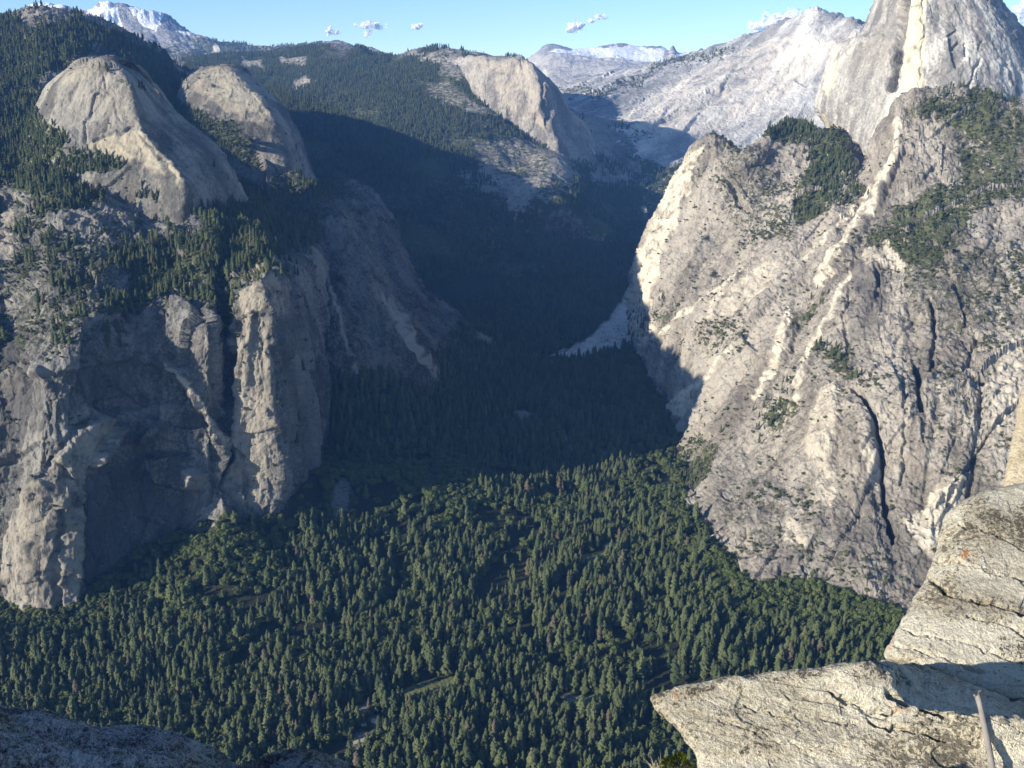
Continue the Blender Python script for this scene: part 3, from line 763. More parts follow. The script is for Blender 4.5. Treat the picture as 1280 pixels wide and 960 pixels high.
WALL_VEG = [
    {'v': 1.0, 'p': [(948,150),(975,138),(1015,128),(1030,150),(1005,175),(960,178)]},
    {'v': .95, 'p': [(1000,180),(1032,160),(1072,195),(1060,235),(1030,262),(1000,268),(985,245),(1010,215)]},
    {'v': .8, 'p': [(1070,310),(1110,265),(1150,225),(1215,225),(1220,280),(1180,330),(1130,330)]},
    {'v': .8, 'p': [(1120,118),(1180,110),(1270,140),(1280,175),(1200,170),(1140,150)]},
    {'v': .75, 'p': [(1180,175),(1280,165),(1280,240),(1200,250)]}, {'v': .5, 'p': [(1100,330),(1280,300),(1280,420),(1160,420),(1110,400)]},
    {'v': .5, 'p': [(890,195),(950,200),(990,240),(960,290),(900,260)]}, {'v': .6, 'p': [(930,270),(985,250),(1010,300),(960,320)]},
    {'v': .8, 'p': [(985,370),(1020,350),(1015,378),(985,400)]}, {'v': .7, 'p': [(1020,440),(1060,440),(1085,500),(1060,500)]}, {'v': .5, 'p': [(860,400),(960,395),(950,430),(870,440)]},
    {'v': .6, 'p': [(800,390),(850,350),(850,380),(800,440),(785,450)]}, {'v': .7, 'p': [(940,500),(985,480),(985,520),(945,545)]},
    {'v': .75, 'p': [(870,520),(905,540),(890,600),(850,640),(840,600)]}, {'v': .4, 'p': [(900,560),(1000,600),(1080,700),(1000,730),(900,690)]},
    {'v': .35, 'p': [(1150,420),(1280,420),(1280,600),(1180,600)]}, {'v': .5, 'p': [(900,180),(960,215),(1000,300),(930,330),(870,240)]},
]
WALL_PALE = [
    {'v': .8, 'p': [(788,362),(812,372),(816,425),(800,446),(784,440)]}, {'v': 1, 'p': [(868,190),(880,190),(850,260),(822,330),(806,385),(790,400),(790,330),(810,280),(836,230)]}, ('l', 6, [(1121,150),(1122,180),(1106,220),(1078,268),(1052,314),(1022,352)]), ('l', 4, [(1100,215),(1066,262),(1040,300),(1006,330)]),
    ('l', 7, [(987,392),(966,440),(940,490)]), ('l', 4, [(931,337),(856,386),(815,424)]), ('l', 4, [(915,440),(875,482),(845,510)]), ('l', 5, [(1060,340),(1010,440),(995,500)]),
    {'v': .9, 'p': [(824,508),(850,495),(872,500),(860,520),(828,520)]}, {'v': .55, 'p': [(1022,485),(1044,476),(1056,510),(1046,560),(1024,590),(1006,555)]},
    {'v': .8, 'p': [(1130,648),(1150,640),(1180,600),(1206,596),(1196,660),(1170,700),(1140,668)]}, {'v': .7, 'p': [(1080,560),(1096,565),(1098,610),(1086,600)]}, {'v': .6, 'p': [(1030,580),(1050,600),(1040,640),(1020,620)]},
    {'v': .6, 'p': [(900,360),(970,330),(990,350),(920,390),(880,400)]}, {'v': .5, 'p': [(850,655),(890,665),(880,690),(850,675)]}, {'v': .7, 'p': [(1068,310),(1110,305),(1130,325),(1080,335)]},
    {'v': .5, 'p': [(1240,470),(1280,400),(1280,480),(1240,560)]}, {'v': .6, 'p': [(985,650),(1020,660),(1010,690),(980,680)]},
]
M_WALL = rock_mat('brown_grey_granite_wall', (0.135, 0.121, 0.104), (0.355, 0.322, 0.276), (0.56, 0.50, 0.40), 2.0, veg=(0.060, 0.066, 0.030), grain=.7)
land('wall', 'cliff', WALL, 1.1, M_WALL, rel_wall, WALL_FEATS, blocks=[(120, D_DIAG, 3.0, 8, .10), (52, D_DIAG, 3.0, 4.5, .13), (19, D_DROP, 2.2, 1.8, .13)], veg=WALL_VEG, pale=WALL_PALE,
     stain_shade=[{'v': .5, 'p': [(1060,330),(1100,340),(1095,420),(1060,430)]}, {'v': .35, 'p': [(1040,620),(1120,600),(1120,760),(960,730)]}, {'v': .5, 'p': [(900,560),(980,600),(960,680),(860,660)]}],
     tone=lambda p, n, u, v: 1.5 * (lambda w: (1 - w) * fbm(squash(p, D_DIAG, 8) / 100, 5, 370, .62) + w * fbm(squash(p, D_DROP, 6) / 85, 5, 371, .62))(smooth(980, 1110, u + (v - 420) * 0.15)), veg_bg=.24, streaks=(24, .35))


M_HIGH = rock_mat('high_mountain_rock', (0.17, 0.165, 0.16), (0.42, 0.41, 0.39), (0.6, 0.55, 0.48), 10.0, grain=.55)
land('peaks', 'mountain', FAR_PEAKS, 1.6, M_HIGH, lambda p, n, u, v: 130 * rock_relief(p, 1300, DOWN, 1.5, 400) + 20 * fine_relief(p, 120, 402),
     veg=[{'v': .9, 'p': [(-200,60),(200,45),(330,72),(500,66),(640,70),(640,200),(-200,200)]}, {'v': .7, 'p': [(200,25),(280,50),(480,62),(480,90),(200,90)]}],
     pale=[{'v': .8, 's': 4, 'p': [(250,65),(265,60),(280,66),(270,75),(252,73)]}, {'v': .7, 's': 4, 'p': [(440,62),(470,60),(475,75),(450,72)]}],
     snow=lambda p, n, u, v: patch(u, v, [{'v': 1, 's': 4, 'p': [(20,12),(50,3),(75,6),(108,18),(60,14),(20,16)]}, {'v': 1.2, 's': 4, 'p': [(106,16),(133,0),(148,8),(150,26),(128,26)]}, {'v': 1, 's': 3, 'p': [(158,10),(195,12),(205,24),(195,34),(180,28)]}, {'v': .7, 's': 3, 'p': [(215,34),(240,40),(255,48),(225,42)]}], 4, 41),
     veg_bg=.3)
land('range', 'mountain', FAR_RANGE, 1.6, M_HIGH, lambda p, n, u, v: 95 * rock_relief(p, 1200, (0.9, -.4, -.2), 1.8, 410) + 18 * fine_relief(p, 130, 412),
     veg=[{'v': .6, 'p': [(600,90),(980,90),(980,190),(600,190)]}, {'v': .75, 'p': [(840,75),(890,62),(960,50),(960,90),(840,100)]}],
     pale=[{'v': .7, 'p': [(640,70),(980,60),(980,130),(640,130)]}],
     snow=lambda p, n, u, v: patch(u, v, [{'v': .75, 's': 4, 'p': [(685,64),(720,62),(790,58),(832,64),(828,76),(760,76),(700,72)]}, {'v': 1, 's': 3, 'p': [(845,68),(880,62),(880,70),(842,77)]}, {'v': .9, 's': 3, 'p': [(822,60),(838,60),(838,66),(822,66)]}], 4, 43), veg_bg=.2)
# ------------------------------------------------------------------ valley floor
FOOT_L = MASSIF[1][1:]
FOOT_B = np.array(BUTTRESS[4])
FOOT_S = SHELF[7]
FOOT_R = np.concatenate([WALL[7][1:3], WALL[8][2:]])
MOUND = P(525, 612, z=-925)
VALLEY = [tuple(p[:2]) for p in FOOT_L[:11]] + [tuple(p[:2]) for p in FOOT_B] + [tuple(p[:2]) for p in FOOT_S[3:]] + [(900, 5200)] + [tuple(p[:2]) for p in FOOT_R] + [(1500, 600), (-1500, 600)]


def ground_z(x, y, bumps=True):
    z = FLOOR + smooth(2900, 5600, y) * 165
    for line, reach, gain in ((FOOT_L[:11], 120, 1.0), (FOOT_B, 150, .8), (FOOT_R, 120, 1.0)):
        d, al = line_d(x, y, line[:, :2])
        zb = np.interp(al * (len(line) - 1), np.arange(len(line)), line[:, 2])
        z = z + gain * np.maximum(zb - FLOOR + 10, 0) * np.exp(-d / reach)
    d, al = line_d(x, y, FOOT_S[:, :2])
    zb = np.interp(al * (len(FOOT_S) - 1), np.arange(len(FOOT_S)), FOOT_S[:, 2])
    z = np.maximum(z, z + (zb - z + 25) * np.exp(-(d / 260) ** 1.5))
    z = z + 62 * np.exp(-(((x - MOUND[0]) / 260) ** 2 + ((y - MOUND[1]) / 200) ** 2))
    if bumps:
        z = z + 5 * fbm(np.stack([x / 130, y / 130, np.zeros(len(x))], 1), 3, 500)
    return z


ys = np.concatenate([np.linspace(300, 1000, 30, endpoint=False), np.geomspace(1000, 6200, 620, endpoint=False), np.geomspace(6200, 20000, 20)])
ts = np.concatenate([np.linspace(-1.25, -0.72, 12, endpoint=False), np.linspace(-0.72, 0.72, 620, endpoint=False), np.linspace(0.72, 1.25, 13)])
gx = ys[:, None] * ts[None, :]; gy = np.repeat(ys[:, None], len(ts), 1)
gz = ground_z(gx.ravel(), gy.ravel()).reshape(gx.shape)
gg = np.stack([gx, gy, gz], -1)
gu, gv = proj(gg.reshape(-1, 3))
FAN = [(688,447),(716,432),(746,412),(768,390),(784,362),(806,362),(806,400),(796,432),(760,441)]
OPEN_GRASS = [[(478,872),(505,862),(552,846),(585,848),(560,866),(520,880),(484,884)], [(715,700),(765,684),(772,694),(738,706)], [(880,735),(890,735),(890,745)], [(690,880),(760,866),(765,880),(700,894)]]
OPEN_BARE = [FAN, [(640,516),(655,512),(668,520),(652,528)], [(700,538),(709,538),(711,552),(702,552)], [(414,610),(430,598),(440,604),(436,640),(424,654),(416,645)], [(755,560),(760,566),(756,574),(751,568)], [(436,884),(460,878),(466,888),(446,898)], [(463,896),(486,898),(490,914),(468,916)], [(440,918),(462,912),(466,926),(444,938)], [(962,815),(980,802),(988,806),(974,826),(962,830)], [(992,796),(1006,790),(1010,798),(998,806)],
             [(755,680),(768,676),(772,690),(758,692)], [(706,870),(722,866),(724,878),(708,882)], [(580,780),(600,776),(602,786),(582,790)]]
o = grid_mesh('ground', gg, floor_mat(), dict(grass=patch(gu, gv, OPEN_GRASS, 5, 51), pale=patch(gu, gv, [OPEN_BARE[0]] + [{'v': .32, 'p': q} for q in OPEN_BARE[1:]], 5, 53)))
tag(o, kind='structure')
# ------------------------------------------------------------------ trees
class MB:
    """collects vertices and faces for one mesh object"""
    def __init__(self): self.v = []; self.f = []

    def add(self, vs, fs):
        o = len(self.v); self.v += [tuple(x) for x in vs]; self.f += [tuple(i + o for i in q) for q in fs]

    def mesh(self, name, mat, smooth_shade=False):
        me = bpy.data.meshes.new(name); me.from_pydata(self.v, [], self.f); me.update()
        if smooth_shade: me.polygons.foreach_set('use_smooth', [True] * len(me.polygons))
        if mat: me.materials.append(mat)
        return me

    def build(self, name, mat, parent=None, smooth_shade=False):
        o = bpy.data.objects.new(name, self.mesh(name, mat, smooth_shade)); COL.objects.link(o)
        if parent: o.parent = parent
        return o


def tube(mb, pts, rad, n=6):
    """tapered tube through points"""
    pts = [Vector(p) for p in pts]; ring = []
    for i, p in enumerate(pts):
        t = (pts[min(i + 1, len(pts) - 1)] - pts[max(i - 1, 0)]).normalized()
        a = t.orthogonal().normalized(); b = t.cross(a)
        ring.append([p + (a * math.cos(2 * PI * k / n) + b * math.sin(2 * PI * k / n)) * rad[i] for k in range(n)])
    vs = [q for r in ring for q in r]; fs = []
    for i in range(len(pts) - 1):
        for k in range(n):
            fs.append((i * n + k, i * n + (k + 1) % n, (i + 1) * n + (k + 1) % n, (i + 1) * n + k))
    fs.append(tuple(range(n - 1, -1, -1))); fs.append(tuple((len(pts) - 1) * n + k for k in range(n)))
    mb.add(vs, fs)


def conifer_mesh(name, seed, R=0.12, base=0.10, shape=0.8, ragged=0.35):
    """one metre tall crown of drooping needle sprays, scaled up by the tree"""
    r_ = random.Random(seed); mb = MB()
    nw = 15
    for i in range(nw):
        t = base + (0.985 - base) * i / (nw - 1)
        rel = (t - base) / (1 - base)
        rad = R * (min(1.0, 0.55 + rel * 3.0) * (1 - rel) ** shape) + 0.010
        nb = max(4, int(8 - 3 * rel))
        a0 = r_.random() * 6.28
        for k in range(nb):
            if r_.random() < 0.12 and rel < .8: continue
            a = a0 + 6.283 * k / nb + r_.uniform(-.25, .25)
            L = rad * (1 + r_.uniform(-ragged, ragged))
            z = t + r_.uniform(-.012, .012); dr = L * r_.uniform(.15, .5); w = L * r_.uniform(.38, .55) + .004; th = 0.016 + .10 * L
            ca, sa = math.cos(a), math.sin(a)

            def q(x, y, h): return (ca * x - sa * y, sa * x + ca * y, z + h)
            vs = [q(-.01, 0, .02), q(L * .55, w, -dr * .4), q(L, 0, -dr), q(L * .55, -w, -dr * .4), q(L * .55, 0, th), q(L * .5, 0, -dr * .5 - th)]
            mb.add(vs, [(0, 3, 4), (3, 2, 4), (2, 1, 4), (1, 0, 4), (3, 0, 5), (2, 3, 5), (1, 2, 5), (0, 1, 5)])
    n = 6                                              # the dense inner foliage
    vs = [(math.cos(6.283 * k / n) * R * .42, math.sin(6.283 * k / n) * R * .42, base + .06) for k in range(n)]
    vs += [(math.cos(6.283 * k / n + .5) * R * .36, math.sin(6.283 * k / n + .5) * R * .36, base + .45) for k in range(n)] + [(0, 0, .98), (0, 0, base)]
    fs = [(k, (k + 1) % n, n + (k + 1) % n, n + k) for k in range(n)] + [(n + k, n + (k + 1) % n, 2 * n) for k in range(n)] + [((k + 1) % n, k, 2 * n + 1) for k in range(n)]
    mb.add(vs, fs)
    return mb.mesh(name, M_CONIFER)


def leafy_mesh(name, seed, mat, lobes=9, leaves=34, w=.40, flat=.42):
    """round crown of leaf clumps spread through several lobes, about one metre tall"""
    r_ = random.Random(seed); mb = MB()
    for l in range(lobes):
        a = r_.random() * 6.283; rr = w * .62 * math.sqrt(r_.random()); h = r_.uniform(.38, .80)
        c = Vector((rr * math.cos(a), rr * math.sin(a), h)); R = r_.uniform(.16, .25) * (w / .40)
        for k in range(leaves):
            d = Vector((r_.gauss(0, 1), r_.gauss(0, 1), r_.gauss(0.25, 1))).normalized()
            p = c + Vector((d.x, d.y, d.z * flat * 2)) * R * r_.uniform(.75, 1.1)
            s = r_.uniform(.045, .085) * (w / .40)
            nrm = (d + Vector((r_.uniform(-.5, .5), r_.uniform(-.5, .5), r_.uniform(-.2, .6)))).normalized()
            x = nrm.orthogonal().normalized() * s; y = nrm.cross(x).normalized() * s
            mb.add([p - x, p - y * .8, p + x + nrm * s * .2, p + y * .8], [(0, 1, 2, 3)])
        n = 5
        vs = [c + Vector((math.cos(6.283 * k / n) * R * .7, math.sin(6.283 * k / n) * R * .7, 0)) for k in range(n)] + [c + Vector((0, 0, R * .6)), c - Vector((0, 0, R * .6))]
        mb.add(vs, [(k, (k + 1) % n, n) for k in range(n)] + [((k + 1) % n, k, n + 1) for k in range(n)])
    return mb.mesh(name, mat)


def trunk_mesh(name, h, r, limbs=0, seed=1):
    mb = MB(); r_ = random.Random(seed)
    tube(mb, [(0, 0, -.03), (r * .2, 0, h * .4), (0, r * .2, h)], [r, r * .75, r * .3], 6)
    for k in range(limbs):
        a = 6.283 * k / max(limbs, 1) + r_.random(); z = h * r_.uniform(.45, .7)
        tube(mb, [(0, 0, z), (.12 * math.cos(a), .12 * math.sin(a), z + .12), (.22 * math.cos(a), .22 * math.sin(a), z + .30)], [r * .5, r * .35, r * .12], 5)
    return mb.mesh(name, M_BARK)


CONIFERS = [conifer_mesh('conifer_crown', s, R, b, sh, rg) for s, R, b, sh, rg in
            ((1, .165, .06, .50, .45), (2, .14, .10, .40, .50), (3, .20, .06, .60, .45), (4, .17, .16, .36, .55), (5, .22, .05, .72, .40), (6, .12, .20, .38, .60))]
CONIFER_TRUNK = trunk_mesh('trunk', .95, .014)
OAKS = [leafy_mesh('oak_crown', s, M_OAK, l, 34, w) for s, l, w in ((11, 9, .42), (12, 11, .50), (13, 8, .38), (14, 10, .46))]
OAK_TRUNK = trunk_mesh('trunk', .6, .030, 4)
SCRUB = [leafy_mesh('scrub', s, M_SCRUB, 6, 22, .62, .36) for s in (21, 22)]

# ---- where trees stand on the valley floor
sp = 10.6
XX, YY = np.meshgrid(np.arange(-1900, 1900, sp), np.arange(980, 5300, sp))
XX = (XX + RNG.uniform(-.48, .48, XX.shape) * sp).ravel(); YY = (YY + RNG.uniform(-.48, .48, YY.shape) * sp).ravel()
ins = poly_sd(XX, YY, VALLEY) > -28
XX, YY = XX[ins], YY[ins]
ZZ = ground_z(XX, YY, False)
pu, pv = proj(np.stack([XX, YY, ZZ], 1))
keep = (pu > -60) & (pu < 1340) & (pv < 1010)
XX, YY, ZZ, pu, pv = XX[keep], YY[keep], ZZ[keep], pu[keep], pv[keep]
ps = np.stack([XX, YY, np.zeros(len(XX))], 1)
dens = fbm(ps / 130, 4, 520) + 0.5 * fbm(ps / 38, 2, 521)
gap = np.zeros(len(XX), bool)
for q in OPEN_GRASS + OPEN_BARE: gap |= poly_sd(pu, pv, q) > -1.5
# dark rides and gaps between the stands
for q, wd in (([(640,790),(700,760),(760,690),(790,668)], 4), ([(300,830),(335,792),(380,785)], 9), ([(480,770),(500,740),(495,700)], 6), ([(470,690),(560,640)], 4), ([(200,740),(260,715)], 4), ([(690,745),(720,720),(750,705)], 5), ([(590,800),(640,790)], 6), ([(420,900),(520,905)], 4), ([(560,930),(700,870),(780,856)], 3)):
    gap |= line_d(pu, pv, q)[0] < wd * (0.6 + 0.7 * RNG.random(len(XX)))
keep = ~gap & (RNG.random(len(XX)) < smooth(-0.52, 0.0, dens) * 0.88 + 0.11)
XX, YY, ZZ, pu, pv, ps = XX[keep], YY[keep], ZZ[keep], pu[keep], pv[keep], ps[keep]
# oaks on the talus and along the walls, conifers on the flat
dl = np.minimum(line_d(XX, YY, FOOT_L[:11, :2])[0], line_d(XX, YY, FOOT_R[:, :2])[0])
oakp = 0.85 * np.exp(-(dl / 120) ** 2) + 0.9 * np.exp(-(((XX - MOUND[0]) / 230) ** 2 + ((YY - MOUND[1]) / 190) ** 2)) + 0.45 * smooth(0.05, 0.35, fbm(ps / 120, 3, 530)) + 0.07
isoak = RNG.random(len(XX)) < oakp
vary = 0.5 + 0.5 * fbm(ps / 120, 3, 540)
HH = np.where(isoak, RNG.uniform(13, 27, len(XX)), np.clip(RNG.normal(37, 9, len(XX)) * (0.48 + 0.92 * vary), 11, 60))
young = RNG.random(len(XX)) < 0.16
HH = np.where(young & ~isoak, HH * 0.55, HH)
KIND = np.where(isoak, RNG.integers(10, 14, len(XX)), RNG.integers(0, 6, len(XX)))
VAL = dict(p=np.stack([XX, YY, ZZ], 1), h=HH, kind=KIND, u=pu, v=pv)


# ---- trees and scrub on the slopes
def scatter(L, weight, spacing, smin, smax, kinds, seed, sink=0.04, upmin=0.12):
    rng = np.random.default_rng(seed)
    p, n, u, v = L['p'], L['n'], L['u'], L['v']
    R, C = L['shape']
    g = p.reshape(R, C, 3)
    a = np.linalg.norm(np.cross(np.gradient(g, axis=0).reshape(-1, 3), np.gradient(g, axis=1).reshape(-1, 3)), axis=1)
    w = weight * (n[:, 2] > upmin) * (u > -60) * (u < 1330) * (v > -30) * (v < 960)
    prob = np.clip(w * a / spacing ** 2, 0, 1)
    s = rng.random(len(p)) < prob
    q = p[s] + rng.uniform(-.35, .35, (s.sum(), 3)) * spacing * np.array([1, 1, 0])
    h = rng.uniform(smin, smax, s.sum())
    q[:, 2] -= sink * h
    return dict(p=q, h=h, kind=rng.choice(kinds, s.sum()), u=u[s], v=v[s])


def dense(key, lo, hi, L, seed, amt=0.5):
    """how thickly the greenery painted on a landform is wooded, 0..1"""
    ld = LANDS[key]
    return smooth(lo, hi, ld['veg'] - .9 * ld['pale'] + amt * fbm(ld['p'] / L, 4, seed))


def within(key, polys, soft=10):
    ld = LANDS[key]
    return patch(ld['u'], ld['v'], polys, 24, 77) ** 1.3 * smooth(-.35, .30, fbm(ld['p'] / 55, 3, 78) + .6 * fbm(ld['p'] / 170, 2, 79))
CON = [0, 1, 2, 3, 4, 5]
SLOPES = [
    scatter(LANDS['massif'], dense('massif', .42, 1.2, 70, 601, .9), 13, 18, 34, CON, 1),
    scatter(LANDS['massif'], within('massif', [[(145,300),(200,285),(262,290),(330,312),(352,345),(300,350),(285,400),(240,372),(160,418),(120,420),(170,370),(140,330)], [(262,270),(330,262),(390,225),(400,290),(352,330),(300,330)]]) * .42, 12, 18, 36, CON, 2),
    scatter(LANDS['massif'], within('massif', [[(222,110),(300,150),(390,205),(390,250),(320,262),(262,262),(215,200)], [(165,80),(222,90),(240,130),(190,130)]]), 11, 18, 34, CON, 23),
    scatter(LANDS['north'], dense('north', .22, .8, 60, 602), 11, 14, 26, CON, 3),
    scatter(LANDS['basket'], dense('basket', .25, .8, 70, 603), 14, 12, 24, CON, 4),
    scatter(LANDS['buttress'], dense('buttress', .5, .95, 110, 604), 15, 15, 28, CON, 5),
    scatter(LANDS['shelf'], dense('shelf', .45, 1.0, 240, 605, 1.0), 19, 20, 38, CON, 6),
    scatter(LANDS['watkins'], dense('watkins', .4, .9, 150, 606), 22, 16, 30, CON, 7),
    scatter(LANDS['slabs'], dense('slabs', .45, 1.0, 300, 607), 34, 20, 34, CON, 8),
    scatter(LANDS['wall'], within('wall', [[(948,150),(975,138),(1015,128),(1030,150),(1005,178),(960,180)], [(1000,182),(1032,165),(1072,200),(1060,235),(1030,262),(1000,268),(985,245),(1010,215)], {'v': .5, 'p': [(1130,120),(1175,112),(1265,142),(1270,168),(1200,168),(1140,150)]}, {'v': .5, 'p': [(985,372),(1018,352),(1015,378),(985,398)]}, {'v': .5, 'p': [(1026,440),(1056,440),(1082,496),(1062,500)]}, {'v': .12, 'p': [(1070,310),(1110,265),(1150,225),(1215,225),(1220,280),(1180,330),(1130,330)]}]), 11, 14, 30, CON, 9, upmin=0.02),
    scatter(LANDS['wall'], within('wall', [{'v': .9, 'p': [(800,400),(845,360),(850,380),(800,440),(785,450)]}, {'v': .6, 'p': [(870,525),(905,545),(890,600),(850,640),(840,600)]}, {'v': .4, 'p': [(935,500),(985,480),(985,520),(945,545)]}]), 10, 10, 22, CON, 10, upmin=0.0),
    scatter(LANDS['peaks'], dense('peaks', .55, 1.0, 600, 609), 60, 30, 42, CON, 11),
]
SHRUBS = [
    scatter(LANDS['wall'], dense('wall', .35, 1.0, 70, 620, .75) * .7 + .012, 7.5, 3.5, 9, [0, 1], 12, upmin=0.0),
    scatter(LANDS['massif'], dense('massif', .30, .9, 55, 621, .8) * .8 + .015, 9, 3.5, 9, [0, 1], 13, upmin=.1),
    scatter(LANDS['north'], dense('north', .35, .8, 50, 622) * .7 + .004, 8, 3, 7, [0, 1], 14),
    scatter(LANDS['basket'], dense('basket', .3, .8, 50, 623) * .6 + .01, 10, 4, 8, [0, 1], 15),
    scatter(LANDS['buttress'], dense('buttress', .3, .8, 70, 624) * .4, 11, 4, 9, [0, 1], 16),
    scatter(LANDS['shelf'], dense('shelf', .3, .8, 150, 625) * .3, 20, 6, 12, [0, 1], 17),
]

# ---- the individual trees: those that show largest
HIDDEN = [[(-20,880),(60,890),(120,908),(190,908),(220,916),(260,932),(295,950),(345,944),(390,941),(430,954),(450,975),(-20,1000)],
          [(812,868),(860,856),(900,848),(960,840),(1040,833),(1100,822),(1100,780),(1160,700),(1300,600),(1300,1000),(880,1000),(868,940),(850,915)]]


def place_tree(kind, p, h, label, group, cat, meshes, trunk):
    t = bpy.data.objects.new(kind, None); COL.objects.link(t)
    t.empty_display_size = .2
    t.location = p; wd = random.uniform(.88, 1.15)
    t.scale = (h * wd, h * wd, h); t.rotation_euler = (0, 0, random.uniform(0, 6.28))
    tag(t, label, cat, group)
    c = bpy.data.objects.new('crown', meshes); COL.objects.link(c); c.parent = t
    k = bpy.data.objects.new('trunk', trunk); COL.objects.link(k); k.parent = t
    return t, c


depth = VAL['p'][:, 1] * CP - VAL['p'][:, 2] * SP
tall = VAL['h'] / depth
vis = (VAL['u'] > 4) & (VAL['u'] < 1276) & (VAL['v'] < 958)
tv = VAL['v'] - 0.5 * F * VAL['h'] * CP / depth
for hp in HIDDEN: vis &= poly_sd(VAL['u'], tv, hp) < -6
PROTO = {}
taken = np.zeros(len(tall), bool)


def con_zone(u, v):
    if u < 200: return 'conifer of the stand rising behind the left end of the dark shaded rock', 'conifers behind the dark shaded rock'
    if u < 430 : return 'conifer of the stand beyond the hump of the dark shaded rock', 'conifers beyond the hump of the dark rock'
    if u < 600 and v < 945: return 'tall conifer standing near the cabins and the grassy clearing', 'conifers around the cabins'
    if u < 620: return 'conifer in the valley wood between the cabins and the frame edge', 'conifers in front of the cabins'
    return 'conifer of the valley wood just left of the pale rock ledge tip', 'conifers left of the rock ledge'


def oak_zone(u, v):
    if u < 420: return 'round leafy oak on the slope under the sheer arched cliff', 'oaks under the arched cliff'
    if u > 820: return 'round leafy oak below the sunlit cliff behind the pale ledge', 'oaks below the sunlit cliff'
    if v < 720: return 'round leafy oak on the low mound beside the canyon shadow', 'oaks on the mound'
    return 'round leafy oak standing among the tall conifers on the valley floor', 'oaks among the conifers'


for sel, kind, cat, num, meshes, off, trunk, zone in ((KIND < 10, 'conifer_tree', 'conifer', 300, CONIFERS, 0, CONIFER_TRUNK, con_zone), (KIND >= 10, 'oak_tree', 'oak', 300, OAKS, 10, OAK_TRUNK, oak_zone)):
    idx = np.where(sel & vis)[0]
    idx = idx[np.argsort(-tall[idx])][:num]
    taken[idx] = True
    for i in idx:
        lab, grp = zone(VAL['u'][i], VAL['v'][i])
        m = int(KIND[i]) - off
        t, c = place_tree(kind, VAL['p'][i], float(VAL['h'][i]), lab, grp, cat, meshes[m], trunk)
        PROTO.setdefault(int(KIND[i]), c)


def mass(name, label, sets, protos):
    """one object for the trees nobody could count, instanced on points"""
    p = np.concatenate([s['p'] for s in sets]); h = np.concatenate([s['h'] for s in sets]); k = np.concatenate([s['kind'] for s in sets])
    me = bpy.data.meshes.new(name); me.vertices.add(len(p)); me.vertices.foreach_set('co', np.ascontiguousarray(p, np.float32).ravel())
    sc = np.stack([h * RNG.uniform(.85, 1.2, len(p))] * 2 + [h], 1)
    for nm, typ, key, val in (('size', 'FLOAT_VECTOR', 'vector', sc), ('turn', 'FLOAT', 'value', RNG.uniform(0, 6.28, len(p))), ('sort', 'INT', 'value', k)):
        a = me.attributes.new(nm, typ, 'POINT')
        a.data.foreach_set(key, np.ascontiguousarray(val, np.int32 if typ == 'INT' else np.float32).ravel())
    o = bpy.data.objects.new(name, me); COL.objects.link(o)
    ng = bpy.data.node_groups.new(name, 'GeometryNodeTree')
    ng.interface.new_socket('Geometry', in_out='INPUT', socket_type='NodeSocketGeometry')
    ng.interface.new_socket('Geometry', in_out='OUTPUT', socket_type='NodeSocketGeometry')
    gi, go = ng.nodes.new('NodeGroupInput'), ng.nodes.new('NodeGroupOutput')
    join = ng.nodes.new('GeometryNodeJoinGeometry')

    def named(nm, typ):
        x = ng.nodes.new('GeometryNodeInputNamedAttribute'); x.data_type = typ; x.inputs[0].default_value = nm
        return x.outputs['Attribute']
    size, turn, sort = named('size', 'FLOAT_VECTOR'), named('turn', 'FLOAT'), named('sort', 'INT')
    xyz = ng.nodes.new('ShaderNodeCombineXYZ'); ng.links.new(turn, xyz.inputs[2])
    for key, ob in protos.items():
        cmpn = ng.nodes.new('FunctionNodeCompare'); cmpn.data_type = 'INT'; cmpn.operation = 'EQUAL'
        ng.links.new(sort, cmpn.inputs[2]); cmpn.inputs[3].default_value = key
        oi = ng.nodes.new('GeometryNodeObjectInfo'); oi.transform_space = 'ORIGINAL'; oi.inputs['Object'].default_value = ob; oi.inputs['As Instance'].default_value = True
        ip = ng.nodes.new('GeometryNodeInstanceOnPoints')
        ng.links.new(gi.outputs[0], ip.inputs['Points']); ng.links.new(cmpn.outputs[0], ip.inputs['Selection'])
        ng.links.new(oi.outputs['Geometry'], ip.inputs['Instance'])
        ng.links.new(xyz.outputs[0], ip.inputs['Rotation']); ng.links.new(size, ip.inputs['Scale'])
        ng.links.new(ip.outputs[0], join.inputs[0])
    ng.links.new(join.outputs[0], go.inputs[0])
    o.modifiers.new('scatter', 'NODES').node_group = ng
    tag(o, kind='stuff')
    if label: o['label'] = label
    print(name, len(p))
    return o


rest = {k: v[~taken] for k, v in VAL.items()}
con = {k: v[rest['kind'] < 10] for k, v in rest.items()}
oak = {k: v[rest['kind'] >= 10] for k, v in rest.items()}
mass('conifer_forest', 'dense dark green conifers covering the valley floor and ledges', [con] + SLOPES, {k: PROTO[k] for k in CON})
mass('oak_woodland', 'round leafy oaks along the foot of the cliffs', [oak], {k: PROTO[k] for k in (10, 11, 12, 13)})

